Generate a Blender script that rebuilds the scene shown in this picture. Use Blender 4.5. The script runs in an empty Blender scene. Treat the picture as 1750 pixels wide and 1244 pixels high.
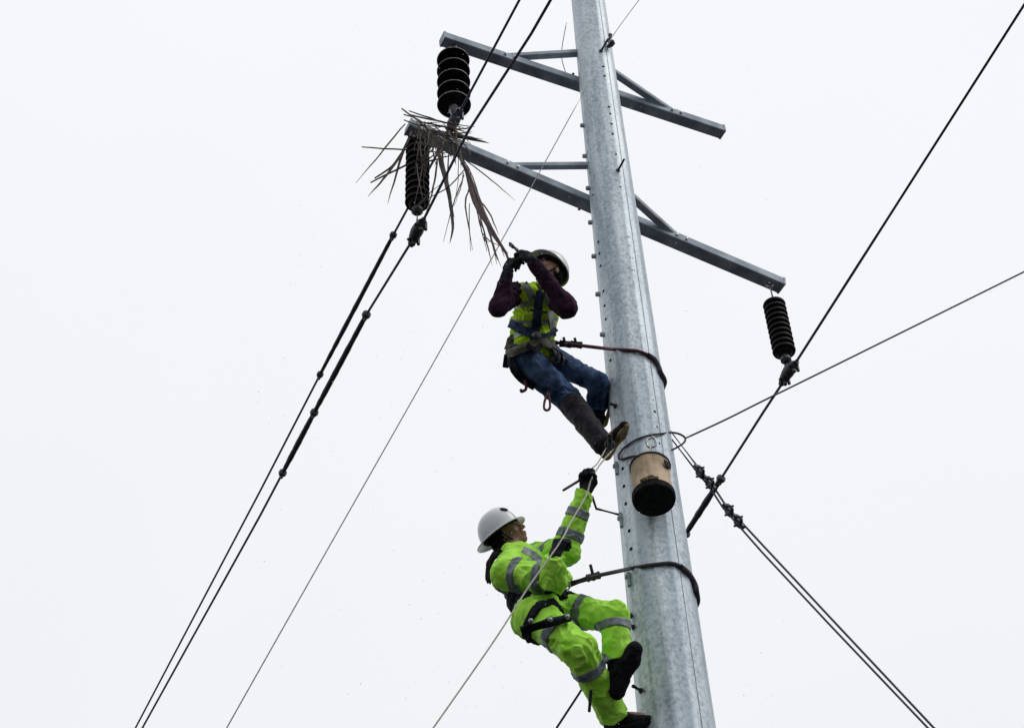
import bpy, math, random
import numpy as np
import openvdb
from math import radians, sin, cos, pi, tan, atan2, sqrt

# ------------------------------------------------------------------ camera, sky, sun, exposure
sc = bpy.context.scene
PITCH, ROLL, FPX, CX, CY, CAMH = radians(45), 0.05, 2850.0, 875.0, 622.0, 1.6
FW = np.array([0, cos(PITCH), sin(PITCH)])
_R0 = np.array([1, 0, 0.]); _U0 = np.array([0, -sin(PITCH), cos(PITCH)])
RT = cos(ROLL)*_R0 - sin(ROLL)*_U0
UP = sin(ROLL)*_R0 + cos(ROLL)*_U0
CAM = np.array([0, 0, CAMH])
from mathutils import Matrix, Vector
cd = bpy.data.cameras.new('camera'); cam = bpy.data.objects.new('camera', cd)
sc.collection.objects.link(cam)
M4 = Matrix.Identity(4)
for i in range(3):
    M4[i][0] = RT[i]; M4[i][1] = UP[i]; M4[i][2] = -FW[i]; M4[i][3] = CAM[i]
cam.matrix_world = M4
cd.sensor_width = 36; cd.lens = FPX/1750*36; cd.clip_end = 3000
sc.camera = cam

SUN_EL, SUN_AZ = radians(52), radians(112)      # azimuth clockwise from +Y: behind the camera, to the right
sv = np.array([sin(SUN_AZ)*cos(SUN_EL), cos(SUN_AZ)*cos(SUN_EL), sin(SUN_EL)])
w = bpy.data.worlds.new('World'); sc.world = w; w.use_nodes = True
nt = w.node_tree; nt.nodes.clear()
def N(t, **k):
    n = nt.nodes.new(t)
    for a, b in k.items(): setattr(n, a, b)
    return n
wo = N('ShaderNodeOutputWorld'); bg = N('ShaderNodeBackground')
sky = N('ShaderNodeTexSky'); sky.sky_type = 'NISHITA'; sky.sun_disc = False
sky.sun_elevation = SUN_EL; sky.sun_rotation = SUN_AZ; sky.dust_density = 4
tc = N('ShaderNodeTexCoord'); sep = N('ShaderNodeSeparateXYZ')
nz = N('ShaderNodeTexNoise'); nz.inputs['Scale'].default_value = 1.6; nz.inputs['Detail'].default_value = 3
mr = N('ShaderNodeMapRange'); mr.inputs[1].default_value = 0.0; mr.inputs[2].default_value = 1.0
mr.inputs[3].default_value = 8.3; mr.inputs[4].default_value = 10.6
mn = N('ShaderNodeMapRange'); mn.inputs[1].default_value = .3; mn.inputs[2].default_value = .7
mn.inputs[3].default_value = .965; mn.inputs[4].default_value = 1.02
mu = N('ShaderNodeMath', operation='MULTIPLY')
cb = N('ShaderNodeCombineColor'); vm = N('ShaderNodeVectorMath', operation='SCALE')
tint = N('ShaderNodeRGB'); tint.outputs[0].default_value = (.955, .972, 1.0, 1)
mx = N('ShaderNodeMix', data_type='RGBA'); mx.inputs[0].default_value = 0.95
L = nt.links.new
L(tc.outputs['Generated'], sep.inputs[0]); L(tc.outputs['Generated'], nz.inputs['Vector'])
L(sep.outputs['Z'], mr.inputs[0]); L(nz.outputs['Fac'], mn.inputs[0])
L(mr.outputs[0], mu.inputs[0]); L(mn.outputs[0], mu.inputs[1])
L(tint.outputs[0], vm.inputs[0]); L(mu.outputs[0], vm.inputs['Scale'])
L(sky.outputs[0], mx.inputs[6]); L(vm.outputs[0], mx.inputs[7])
L(mx.outputs[2], bg.inputs[0]); bg.inputs[1].default_value = 0.1
L(bg.outputs[0], wo.inputs[0])
sl = bpy.data.lights.new('sun', 'SUN'); so = bpy.data.objects.new('sun', sl); sc.collection.objects.link(so)
sl.energy = 1.0; sl.angle = radians(28); sl.color = (1, .97, .93)
so.rotation_euler = Vector((-sv[0], -sv[1], -sv[2])).to_track_quat('-Z', 'Y').to_euler()
sc.view_settings.view_transform = 'Standard'; sc.view_settings.look = 'None'
sc.view_settings.exposure = 0.0; sc.view_settings.gamma = 1
sc.render.film_transparent = False

# ------------------------------------------------------------------ helpers
rng = random.Random(7)
A3 = lambda *p: np.array(p, float)
def nrm(v): v = np.asarray(v, float); return v/np.linalg.norm(v)
def ray(x, y): return FW + (x-CX)/FPX*RT - (y-CY)/FPX*UP
def at(x, y, Y): d = ray(x, y); return CAM + d*(Y/d[1])
def prj(p):
    v = np.asarray(p)-CAM; z = v@FW
    return CX+FPX*(v@RT)/z, CY-FPX*(v@UP)/z
def view(r, u, t):                                  # direction given as right, up, towards the viewer
    return nrm(r*RT + u*UP - t*FW)
def chain(P, x, y, length, near=True):              # next joint of a limb: on the sight line, one bone length away
    d = nrm(ray(x, y)); t0 = (P-CAM)@d; q = CAM + d*t0; h = np.linalg.norm(P-q)
    if h >= length: print('bone short: need %.2f have %.2f' % (h, length)); return q
    s = sqrt(length**2-h**2); return q - d*s if near else q + d*s

PX0, PY0 = 0.8645, 8.5
def prad(z): return 0.155 + (14.22-z)*0.00946       # radius of the steel shaft at height z
def onpole(x, y, off=0.0):
    d = ray(x, y); best = None
    for Y in np.linspace(7.9, 9.1, 1201):
        p = CAM + d*(Y/d[1]); g = sqrt((p[0]-PX0)**2+(p[1]-PY0)**2) - prad(p[2]) - off
        if g <= 0: return p
        if best is None or g < best[0]: best = (g, p)
    return best[1]

def principled(name, col, rough=.6, metal=0., **k):
    m = bpy.data.materials.new(name); m.use_nodes = True
    b = m.node_tree.nodes['Principled BSDF']
    b.inputs['Base Color'].default_value = (*col, 1); b.inputs['Roughness'].default_value = rough
    b.inputs['Metallic'].default_value = metal
    if 'spec' in k: b.inputs['Specular IOR Level'].default_value = k['spec']
    return m
def mat(name, c1, c2, scale=8, rough=.6, metal=0., bump=.0, bscale=40, stretch=(1, 1, 1), detail=5, r2=None, spec=.5, lo=.35, hi=.65, sheen=0, bdist=.01):
    m = principled(name, c1, rough, metal, spec=spec); t = m.node_tree; b = t.nodes['Principled BSDF']
    tcn = t.nodes.new('ShaderNodeTexCoord'); mp = t.nodes.new('ShaderNodeMapping'); mp.inputs['Scale'].default_value = stretch
    n = t.nodes.new('ShaderNodeTexNoise'); n.inputs['Scale'].default_value = scale; n.inputs['Detail'].default_value = detail
    r = t.nodes.new('ShaderNodeValToRGB'); r.color_ramp.elements[0].position = lo; r.color_ramp.elements[1].position = hi
    r.color_ramp.elements[0].color = (*c1, 1); r.color_ramp.elements[1].color = (*c2, 1)
    l = t.links.new
    l(tcn.outputs['Object'], mp.inputs[0]); l(mp.outputs[0], n.inputs['Vector']); l(n.outputs['Fac'], r.inputs[0])
    l(r.outputs[0], b.inputs['Base Color'])
    if r2 is not None:
        q = t.nodes.new('ShaderNodeMapRange'); q.inputs[3].default_value = rough; q.inputs[4].default_value = r2
        l(n.outputs['Fac'], q.inputs[0]); l(q.outputs[0], b.inputs['Roughness'])
    if bump:
        n2 = t.nodes.new('ShaderNodeTexNoise'); n2.inputs['Scale'].default_value = bscale; n2.inputs['Detail'].default_value = 6
        bp = t.nodes.new('ShaderNodeBump'); bp.inputs['Strength'].default_value = bump; bp.inputs['Distance'].default_value = bdist
        l(mp.outputs[0], n2.inputs['Vector']); l(n2.outputs['Fac'], bp.inputs['Height']); l(bp.outputs[0], b.inputs['Normal'])
    if sheen: b.inputs['Sheen Weight'].default_value = sheen
    return m

def galvanised():
    m = principled('galvanised_steel', (.4, .44, .48), .5, .25); t = m.node_tree; b = t.nodes['Principled BSDF']; l = t.links.new
    tcn = t.nodes.new('ShaderNodeTexCoord')
    def noise(scale, st, det=5):
        mp = t.nodes.new('ShaderNodeMapping'); mp.inputs['Scale'].default_value = st
        n = t.nodes.new('ShaderNodeTexNoise'); n.inputs['Scale'].default_value = scale; n.inputs['Detail'].default_value = det
        l(tcn.outputs['Object'], mp.inputs[0]); l(mp.outputs[0], n.inputs['Vector']); return n
    a = noise(7, (1, 1, .16), 6)          # long runs of zinc
    c = noise(42, (1, 1, .6), 4)          # fine mottling
    d = noise(3, (1, 1, .8), 3)
    vo = t.nodes.new('ShaderNodeTexVoronoi'); vo.inputs['Scale'].default_value = 55
    l(tcn.outputs['Object'], vo.inputs['Vector'])
    def mad(x, mul, add=None, addv=0.):
        n = t.nodes.new('ShaderNodeMath'); n.operation = 'MULTIPLY_ADD'; l(x, n.inputs[0]); n.inputs[1].default_value = mul
        if add is not None: l(add, n.inputs[2])
        else: n.inputs[2].default_value = addv
        return n.outputs[0]
    vsep = t.nodes.new('ShaderNodeSeparateColor'); l(vo.outputs['Color'], vsep.inputs[0])
    s = mad(a.outputs['Fac'], .75, None, -.30)
    s = mad(c.outputs['Fac'], .95, s); s = mad(vsep.outputs[0], .24, s); s = mad(d.outputs['Fac'], .3, s)
    r = t.nodes.new('ShaderNodeValToRGB'); e = r.color_ramp.elements
    e[0].position = .30; e[0].color = (.165, .21, .25, 1); e[1].position = .95; e[1].color = (.58, .64, .68, 1)
    k = e.new(.62); k.color = (.345, .405, .45, 1)
    l(s, r.inputs[0])
    g_ = noise(9, (1, 1, .045), 3); rr = t.nodes.new('ShaderNodeValToRGB'); rr.color_ramp.elements[0].position = .36; rr.color_ramp.elements[1].position = .56
    rr.color_ramp.elements[0].color = (.76, .81, .86, 1); rr.color_ramp.elements[1].color = (1.08, 1.08, 1.08, 1)
    l(g_.outputs['Fac'], rr.inputs[0]); mm = t.nodes.new('ShaderNodeMix'); mm.data_type = 'RGBA'; mm.blend_type = 'MULTIPLY'; mm.inputs[0].default_value = 1
    l(r.outputs[0], mm.inputs[6]); l(rr.outputs[0], mm.inputs[7]); l(mm.outputs[2], b.inputs['Base Color'])
    q = t.nodes.new('ShaderNodeMapRange'); q.inputs[3].default_value = .38; q.inputs[4].default_value = .62
    l(c.outputs['Fac'], q.inputs[0]); l(q.outputs[0], b.inputs['Roughness'])
    bp = t.nodes.new('ShaderNodeBump'); bp.inputs['Strength'].default_value = .25; bp.inputs['Distance'].default_value = .004
    l(c.outputs['Fac'], bp.inputs['Height']); l(bp.outputs[0], b.inputs['Normal'])
    return m
MT = dict(
 galv=galvanised(),
 arm=mat('weathered_steel_arm', (.25, .29, .345), (.46, .52, .59), 6, .6, 0, .15, 50, (1, 1, 1), r2=.75, spec=.2),
 hard=mat('dark_hardware', (.035, .035, .045), (.10, .10, .12), 30, .5, .6, .2, 60),
 bright=mat('zinc_hardware', (.25, .25, .26), (.5, .5, .5), 40, .4, .7, .2, 60),
 porc=mat('dark_glazed_porcelain', (.009, .007, .011), (.02, .015, .018), 14, .55, 0, .05, 30, spec=.12),
 cable=mat('aluminium_cable', (.055, .055, .085), (.085, .085, .13), 5, .7, .1),
 sleeve=mat('black_cable_sleeve', (.014, .016, .03), (.03, .035, .05), 10, .6, 0, .2, 60),
 line=mat('grey_line', (.22, .22, .24), (.36, .36, .38), 60, .7),
 rope=mat('pale_rope', (.42, .42, .36), (.62, .62, .55), 90, .85, 0, .5, 200),
 drope=mat('dark_rope', (.025, .022, .03), (.07, .06, .075), 90, .8, 0, .5, 200),
 rrope=mat('maroon_rope', (.07, .018, .03), (.14, .04, .06), 90, .8, 0, .5, 200),
 frondtan=mat('tan_palm_leaf', (.07, .058, .045), (.17, .14, .105), 12, .7, 0, .3, 70),
 frondbr=mat('brown_palm_leaf', (.055, .030, .020), (.15, .092, .06), 12, .7, 0, .3, 70),
 frond=mat('dry_palm_leaf', (.022, .017, .022), (.085, .068, .055), 12, .7, 0, .3, 70),
 frondred=mat('reddish_palm_stem', (.035, .016, .018), (.085, .045, .038), 14, .7, 0, .3, 70),
 canvas=mat('tan_canvas', (.28, .205, .13), (.60, .48, .34), 6, .95, 0, .6, 30, (1, 1, .55), detail=7, lo=.28, hi=.60, spec=.1, bdist=.02),
 mud=mat('dried_mud', (.05, .035, .022), (.14, .10, .065), 30, .95, 0, .6, 60, spec=.05),
 black=mat('black_rubber', (.008, .008, .010), (.022, .022, .026), 30, .7, 0, .3, 60, spec=.04),
 web=mat('black_webbing', (.010, .011, .016), (.03, .032, .045), 40, .8, 0, .5, 140, spec=.04),
 navy=mat('navy_webbing', (.012, .018, .04), (.05, .07, .13), 22, .75, 0, .5, 110, spec=.04),
 olive=mat('olive_belt', (.05, .05, .035), (.14, .135, .10), 26, .85, 0, .5, 80),
 hivis=mat('lime_hi_vis_cloth', (.29, .69, .035), (.47, .89, .10), 9, .75, 0, .5, 22, sheen=.1, bdist=.012, spec=.2),
 vest=mat('yellow_hi_vis_mesh', (.30, .52, .012), (.55, .80, .04), 14, .8, 0, .5, 40, bdist=.01, spec=.1),
 refl=mat('grey_reflective_tape', (.10, .125, .14), (.20, .235, .25), 16, .5, .2, .3, 40),
 reflb=mat('pale_reflective_tape', (.10, .13, .11), (.28, .32, .27), 12, .45, .2, .3, 40),
 shirt=mat('maroon_knit', (.026, .012, .026), (.060, .028, .05), 18, .95, 0, .7, 70, spec=.04),
 denim=mat('blue_denim', (.014, .030, .078), (.095, .155, .28), 9, .9, 0, .6, 60, (1, 1, .5), spec=.04),
 leather=mat('dark_leather', (.009, .008, .012), (.026, .023, .030), 14, .6, 0, .4, 50, spec=.04),
 sole=mat('tan_boot_sole', (.05, .035, .015), (.30, .22, .09), 16, .85, 0, .3, 60),
 glove=mat('dark_glove', (.012, .013, .018), (.045, .045, .055), 30, .85, 0, .5, 80, spec=.04),
 skin=mat('brown_skin', (.20, .105, .072), (.31, .17, .125), 20, .5, 0, .1, 120, spec=.4),
 lips=principled('lips', (.16, .06, .05), .5),
 hair=mat('black_hair', (.006, .005, .006), (.02, .016, .016), 60, .7, 0, .8, 140, (1, 1, .3), spec=.04),
 shell=mat('white_helmet_shell', (.55, .58, .60), (.68, .70, .71), 5, .28, 0, .03, 60, spec=.5),
 liner=mat('helmet_lining', (.012, .012, .014), (.03, .03, .03), 30, .9),
 eyew=principled('eye_white', (.36, .33, .30), .5), eyed=principled('eye_dark', (.02, .012, .01), .2),
 grass=mat('dark_soil', (.016, .017, .019), (.034, .033, .033), 1.2, .95, 0, .8, 8, bdist=.05),
 snow=principled('snowflake', (.85, .87, .9), .8),
)

def cen(vs): v = np.asarray(vs); lo, hi = v.min(0), v.max(0); return A3((lo[0]+hi[0])/2, (lo[1]+hi[1])/2, lo[2])
ORG = {}
def link(name, verts, faces, m, parent=None, smooth=True):
    v = np.asarray(verts, float); o0 = cen(v)
    me = bpy.data.meshes.new(name); me.from_pydata((v-o0).tolist(), [], [list(map(int, f)) for f in faces]); me.update()
    me.materials.append(MT[m] if isinstance(m, str) else m)
    if smooth: me.polygons.foreach_set('use_smooth', [True]*len(me.polygons))
    o = bpy.data.objects.new(name, me); sc.collection.objects.link(o)
    return place(o, o0, parent)
def place(o, o0, parent):
    ORG[o.name] = A3(*o0)
    if parent is not None: o.parent = parent; o.location = Vector((A3(*o0)-ORG[parent.name]).tolist())
    else: o.location = Vector(tuple(o0))
    return o
def empty(name, loc, parent=None):
    o = bpy.data.objects.new(name, None); sc.collection.objects.link(o); o.empty_display_size = .1
    return place(o, loc, parent)
def tag(o, label=None, cat=None, group=None, kind=None):
    if label: o['label'] = label
    if cat: o['category'] = cat
    if group: o['group'] = group
    if kind: o['kind'] = kind
    return o

def frame(d, ref=None):
    d = nrm(d); r = A3(0, 0, 1) if ref is None else nrm(ref)
    if abs(d@r) > .97: r = A3(1, 0, 0) if abs(d[0]) < .9 else A3(0, 1, 0)
    a = nrm(np.cross(d, r)); return a, np.cross(a, d), d      # side, up, along
class MB:
    def __init__(s): s.v = []; s.f = []
    def add(s, vs, fs): n = len(s.v); s.v += [tuple(map(float, p)) for p in vs]; s.f += [[i+n for i in f] for f in fs]; return s
    def tube(s, pts, r, seg=8, cap=True, twist=0):
        pts = [np.asarray(p, float) for p in pts]; n = len(pts)
        rs = [r]*n if np.isscalar(r) else list(r)
        vs = []; fs = []; pa = None
        for i, p in enumerate(pts):
            d = nrm(pts[min(i+1, n-1)]-pts[max(i-1, 0)])
            if pa is None: a, b, _ = frame(d)
            else: a = nrm(pa-d*(pa@d)); b = np.cross(d, a)
            pa = a
            for k in range(seg):
                t = 2*pi*k/seg; vs.append(p+rs[i]*(cos(t)*a+sin(t)*b))
        for i in range(n-1):
            for k in range(seg): fs.append([i*seg+k, i*seg+(k+1) % seg, (i+1)*seg+(k+1) % seg, (i+1)*seg+k])
        if cap: fs.append(list(range(seg))[::-1]); fs.append([(n-1)*seg+k for k in range(seg)])
        return s.add(vs, fs)
    def lathe(s, c, axis, prof, seg=24, ref=None, sx=1., sy=1.):     # prof: (radius, height along the axis)
        a, b, d = frame(axis, ref); vs = []; fs = []; m = len(prof)
        for r, h in prof:
            for k in range(seg):
                t = 2*pi*k/seg; vs.append(c+d*h+r*(sx*cos(t)*a+sy*sin(t)*b))
        for i in range(m-1):
            for k in range(seg): fs.append([i*seg+k, i*seg+(k+1) % seg, (i+1)*seg+(k+1) % seg, (i+1)*seg+k])
        fs.append(list(range(seg))[::-1]); fs.append([(m-1)*seg+k for k in range(seg)])
        return s.add(vs, fs)
    def beam(s, p, q, w_, h_, ref=None, bev=.006):                   # w across, h in the 'up' sense, bevelled edges
        a, b, d = frame(q-p, ref)
        if (b@A3(0, 0, 1)) < 0: a, b = -a, -b
        x, y = w_/2, h_/2
        ring = [(x-bev, -y), (x, -y+bev), (x, y-bev), (x-bev, y), (-x+bev, y), (-x, y-bev), (-x, -y+bev), (-x+bev, -y)]
        vs = [p+a*u+b*v for u, v in ring]+[q+a*u+b*v for u, v in ring]
        fs = [[k, (k+1) % 8, 8+(k+1) % 8, 8+k] for k in range(8)]+[list(range(8))[::-1], list(range(8, 16))]
        return s.add(vs, fs)
    def build(s, name, m, parent=None, smooth=False):
        o = link(name, s.v, s.f, m, parent, smooth)
        import bmesh
        bm = bmesh.new(); bm.from_mesh(o.data); bmesh.ops.recalc_face_normals(bm, faces=bm.faces); bm.to_mesh(o.data); bm.free()
        if smooth == 'auto':
            o.data.set_sharp_from_angle(angle=radians(40))
        return o

def smooth_path(pts, n=8):
    P = [np.asarray(p, float) for p in pts]; P = [2*P[0]-P[1]]+P+[2*P[-1]-P[-2]]; out = []
    for i in range(1, len(P)-2):
        for k in range(n):
            t = k/n; a, b, c, d = P[i-1:i+3]
            out.append(.5*((2*b)+(-a+c)*t+(2*a-5*b+4*c-d)*t*t+(-a+3*b-3*c+d)*t**3))
    out.append(P[-2]); return out

# value noise on points
_lat = np.random.RandomState(3).rand(32, 32, 32).astype(np.float32)
def vnoise(p):
    i = np.floor(p).astype(int); f = p-i; f = f*f*(3-2*f); r = 0
    for dx in (0, 1):
        for dy in (0, 1):
            for dz in (0, 1):
                wv = (f[:, 0] if dx else 1-f[:, 0])*(f[:, 1] if dy else 1-f[:, 1])*(f[:, 2] if dz else 1-f[:, 2])
                r = r+wv*_lat[(i[:, 0]+dx) & 31, (i[:, 1]+dy) & 31, (i[:, 2]+dz) & 31]
    return r
D0 = .07
class Field:                                           # a distance field from which one continuous surface is drawn
    def __init__(s, pts, h=.006, pad=.2):
        P = np.array(pts); s.lo = P.min(0)-pad; s.h = h
        s.n = np.ceil((P.max(0)+pad-s.lo)/h).astype(int)+1
        s.a = np.full(s.n, D0, np.float32); s.bones = []
    def copy(s): c = Field.__new__(Field); c.lo = s.lo; c.h = s.h; c.n = s.n; c.a = s.a.copy(); c.bones = s.bones; return c
    def sub(s, lo, hi):
        i0 = np.clip(np.floor((lo-s.lo)/s.h).astype(int), 0, s.n-1); i1 = np.clip(np.ceil((hi-s.lo)/s.h).astype(int)+1, 1, s.n)
        sl_ = tuple(slice(a, b) for a, b in zip(i0, i1))
        ax = [s.lo[k]+s.h*np.arange(i0[k], i1[k]) for k in range(3)]
        X, Y, Z = np.meshgrid(*ax, indexing='ij', sparse=True); return sl_, X, Y, Z
    def merge(s, sl_, d, k, cut=False):
        a = s.a[sl_]
        if cut:
            h = np.maximum(k-np.abs(a+d), 0)/k; s.a[sl_] = np.maximum(a, -d)+h*h*k*.25; return
        h = np.maximum(k-np.abs(a-d), 0)/k
        s.a[sl_] = np.minimum(a, d)-h*h*k*.25
    def cap(s, p, q, r0, r1, k=.02, flat=0, cut=False, sq=None):
        p = np.asarray(p, float); q = np.asarray(q, float); R = max(r0, r1)+D0+k
        sl_, X, Y, Z = s.sub(np.minimum(p, q)-R, np.maximum(p, q)+R)
        v = q-p; L2 = max(v@v, 1e-9)
        t = ((X-p[0])*v[0]+(Y-p[1])*v[1]+(Z-p[2])*v[2])/L2; tt = np.clip(t, 0, 1)
        dx, dy, dz = X-p[0]-tt*v[0], Y-p[1]-tt*v[1], Z-p[2]-tt*v[2]
        if sq is None: d = np.sqrt(dx*dx+dy*dy+dz*dz)
        else:                                            # flattened section: sq = (direction, factor)
            n = nrm(sq[0]); f = sq[1]; e = dx*n[0]+dy*n[1]+dz*n[2]
            d = np.sqrt(np.maximum(dx*dx+dy*dy+dz*dz-e*e, 0)+(e/f)**2)
        d = d-(r0+(r1-r0)*tt)
        if flat: 
            Ln = sqrt(L2)
            if flat & 1: d = np.maximum(d, (t-1)*Ln)
            if flat & 2: d = np.maximum(d, -t*Ln)
        s.merge(sl_, d.astype(np.float32), k, cut); return s
    def ell(s, c, ax, r, k=.02, cut=False):
        c = np.asarray(c, float); R = max(r)+D0+k; sl_, X, Y, Z = s.sub(c-R, c+R)
        x, y, z = X-c[0], Y-c[1], Z-c[2]; e = 0; e2 = 0
        for a, q in zip(ax, r):
            u = x*a[0]+y*a[1]+z*a[2]; e = e+(u/q)**2; e2 = e2+(u/q/q)**2
        k0 = np.sqrt(e); d = k0*(k0-1)/np.maximum(np.sqrt(e2), 1e-6)
        s.merge(sl_, d.astype(np.float32), k, cut); return s
    def plane(s, p, n, c=None, R=9.):                    # cut away what lies beyond a plane (near c only)
        c = np.asarray(p if c is None else c, float); n = nrm(n); sl_, X, Y, Z = s.sub(c-R, c+R)
        d = (X-p[0])*n[0]+(Y-p[1])*n[1]+(Z-p[2])*n[2]
        if R < 8: d = np.where((X-c[0])**2+(Y-c[1])**2+(Z-c[2])**2 < R*R, d, -9)
        s.a[sl_] = np.maximum(s.a[sl_], d.astype(np.float32)); return s
    def folds(s, amp=.006, f=11, ridge=True, st=(1, 1, 1), seed=0):
        idx = np.nonzero(np.abs(s.a) < .035); p = np.stack(idx, 1)*s.h+s.lo+seed*3.7
        q = p*np.array(st)*f
        wv = np.stack([vnoise(q*.5+11), vnoise(q*.5+23), vnoise(q*.5+37)], 1)
        n = vnoise(q+wv*3.0)
        if ridge: n = (1-np.abs(2*n-1)*1.9)
        n2 = vnoise(q*2.3+wv*3+5)
        s.a[idx] -= (amp*(n-.5)+amp*.5*(n2-.5)).astype(np.float32); return s
    def pleats(s, axis, amp=.012, fx=16, fa=3.5, seed=0):      # long creases that run along an axis
        idx = np.nonzero(np.abs(s.a) < .04); p = np.stack(idx, 1)*s.h+s.lo+seed*2.3; ax_ = nrm(axis)
        q = p*fx-np.outer(p@ax_, ax_)*(fx-fa)
        wv = np.stack([vnoise(p*5+11+seed), vnoise(p*5+23), vnoise(p*5+37)], 1)
        n = 1-np.abs(2*vnoise(q+wv*3.2)-1); m = np.clip(vnoise(p*6+51+seed)*2.2-.5, 0, 1)
        s.a[idx] -= (amp*(n**2.2-.35)*m).astype(np.float32); return s
    def band(s, c, n, hw, R, out=.004, inn=.012, n2=None, hw2=None):
        c = np.asarray(c, float); n = nrm(n); r = Field.__new__(Field); sl_, X, Y, Z = s.sub(c-R, c+R)
        d = np.abs((X-c[0])*n[0]+(Y-c[1])*n[1]+(Z-c[2])*n[2])-hw
        g = np.sqrt((X-c[0])**2+(Y-c[1])**2+(Z-c[2])**2)-R+.01
        a = s.a[sl_]
        e = np.maximum(np.maximum(a-out, -(a+inn)), np.maximum(d, g))
        if n2 is not None:
            n2 = nrm(n2); e = np.maximum(e, np.abs((X-c[0])*n2[0]+(Y-c[1])*n2[1]+(Z-c[2])*n2[2])-hw2)
        r.h = s.h; r.lo = s.lo+s.h*np.array([q.start for q in sl_]); r.a = np.pad(e.astype(np.float32), 1, constant_values=D0)
        r.lo = r.lo-s.h; r.n = np.array(r.a.shape); r.bones = []; return r
    def build(s, name, m, parent=None):
        g = openvdb.FloatGrid(D0); a = np.ascontiguousarray(np.clip(s.a, -D0, D0)); g.copyFromArray(a)
        v, q = g.convertToQuads(0.0)
        if len(v) == 0: print('EMPTY', name); return None
        v = v*s.h+s.lo; q = np.asarray(q).astype(int)
        c = v.mean(0); tr = v[q]-c                        # make the faces look outwards
        vol = np.einsum('ij,ij->i', tr[:, 0], np.cross(tr[:, 1], tr[:, 2])).sum()+np.einsum('ij,ij->i', tr[:, 0], np.cross(tr[:, 2], tr[:, 3])).sum()
        if vol < 0: q = q[:, ::-1]
        return link(name, v, q, m, parent)

# ------------------------------------------------------------------ ground
gb = MB(); gb.add([(-1500, -1500, 0), (1500, -1500, 0), (1500, 1500, 0), (-1500, 1500, 0)], [[0, 1, 2, 3]])
tag(gb.build('ground', 'grass'), kind='structure')

# ------------------------------------------------------------------ pole with its crossarms
pole = tag(empty('utility_pole', (PX0, PY0, 0)), 'tall tapered galvanised steel pole carrying two dark crossarms, both workers roped to it', 'utility pole')
b = MB(); SEG = 12
zz = list(np.linspace(0, 17.6, 12))
vs = []; fs = []
PH = radians(8)
for z in zz:
    for k in range(SEG):
        t = 2*pi*(k+.5)/SEG+PH; r = prad(z)/cos(pi/SEG)*.99; vs.append((PX0+r*cos(t), PY0+r*sin(t), z))
for i in range(len(zz)-1):
    for k in range(SEG): fs.append([i*SEG+k, i*SEG+(k+1) % SEG, (i+1)*SEG+(k+1) % SEG, (i+1)*SEG+k])
fs.append([(len(zz)-1)*SEG+k for k in range(SEG)])
b.add(vs, fs); shaft = b.build('shaft', 'galv', pole)
bv = shaft.modifiers.new('bevel', 'BEVEL'); bv.width = .012; bv.segments = 2; bv.limit_method = 'ANGLE'; bv.angle_limit = radians(20)
shaft.data.polygons.foreach_set('use_smooth', [True]*len(shaft.data.polygons))
shaft.data.set_sharp_from_angle(angle=radians(15))

z0_, z1_ = at(1190, 1187, 8.5)[2]-6.5, 17.5
an_ = atan2(onpole(1183, 1120)[1]-PY0, onpole(1183, 1120)[0]-PX0)
MB().tube([A3(PX0+prad(z)*.998*cos(an_), PY0+prad(z)*.998*sin(an_), z) for z in np.linspace(.1, 17.5, 12)], .0024, 6).build('weld_seam', 'arm', pole, True)
def pole_out(p): return nrm(A3(p[0]-PX0, p[1]-PY0, 0))
# punched holes in two facets: black discs that paint in their inner shade
holes = [(1031,115),(1033,131),(1041,184),(1043,196),(1045,213),(1047,230),(1053,265),(1061,321),(1064,340),(1074,406),(1076,421),(1079,442),(1082,463),
         (1097,577),(1114,684),(1118,704),(1121,730),(1125,758),(1005,261),(1007,279),(1009,296),(1014,334),(1023,414),(1025,434),(1027,455),(1032,498),
         (1034,523),(1036,546),(1044,616),(1065,801),(1067,831),(1070,861),(1076,907),(1079,938)]
for hx, hy in holes:
    p = onpole(hx, hy, -.004); o = pole_out(p); q = p+o*.007
    MB().lathe(p, o, [(.0125, 0), (.0125, .006), (.009, .0065)], 8).build('hole_shade_disc', 'black', pole)
# bolt heads standing out along the left edge
for bx, by in [(996,215),(1000,267),(1006,322),(1010,380),(1016,438),(1023,503),(1031,572),(1054,797),(1062,886),(1075,986)]:
    p = onpole(bx+4, by, -.01); o = nrm(pole_out(p)*.6+A3(-1, 0, 0)*.6)
    big = by > 780
    m_ = MB().lathe(p, o, [(.015, 0), (.019, .012), (.019, .035), (.013, .042)], 8)
    if big: m_.beam(p+A3(0, 0, .03)+o*.02, p+A3(0, 0, -.07)+o*.02, .03, .022)
    m_.build('step_clip', 'arm', pole, 'auto')
def step(b0, tip, bend=None, r=.009, Y=None, name='step_bolt'):
    p = onpole(*b0, 0.0); o = pole_out(p)
    q = at(tip[0], tip[1], p[1]-.10 if Y is None else Y)
    m_ = MB().lathe(p-o*.004, o, [(.018, 0), (.018, .014), (.012, .018)], 8)
    pts = [p]
    if bend: pts.append(at(bend[0], bend[1], (p[1]+q[1])/2))
    pts.append(q); m_.tube(pts, r, 8); return m_.build(name, 'hard', pole, True)
step((1056, 292), (1067, 272)); step((1027, 88), (1040, 66)); step((1061, 880), (1012, 848), (1019, 869), .009, 8.3)
step((1084, 1072), (1041, 1036), (1047, 1045), .011, 8.05)
step((1080, 1052), (1070, 1048), None, .012, 8.3); step((1096, 1180), (1082, 1172), None, .012, 8.3)
step((1052, 694), (1044, 690), None, .012, 8.3)
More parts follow.
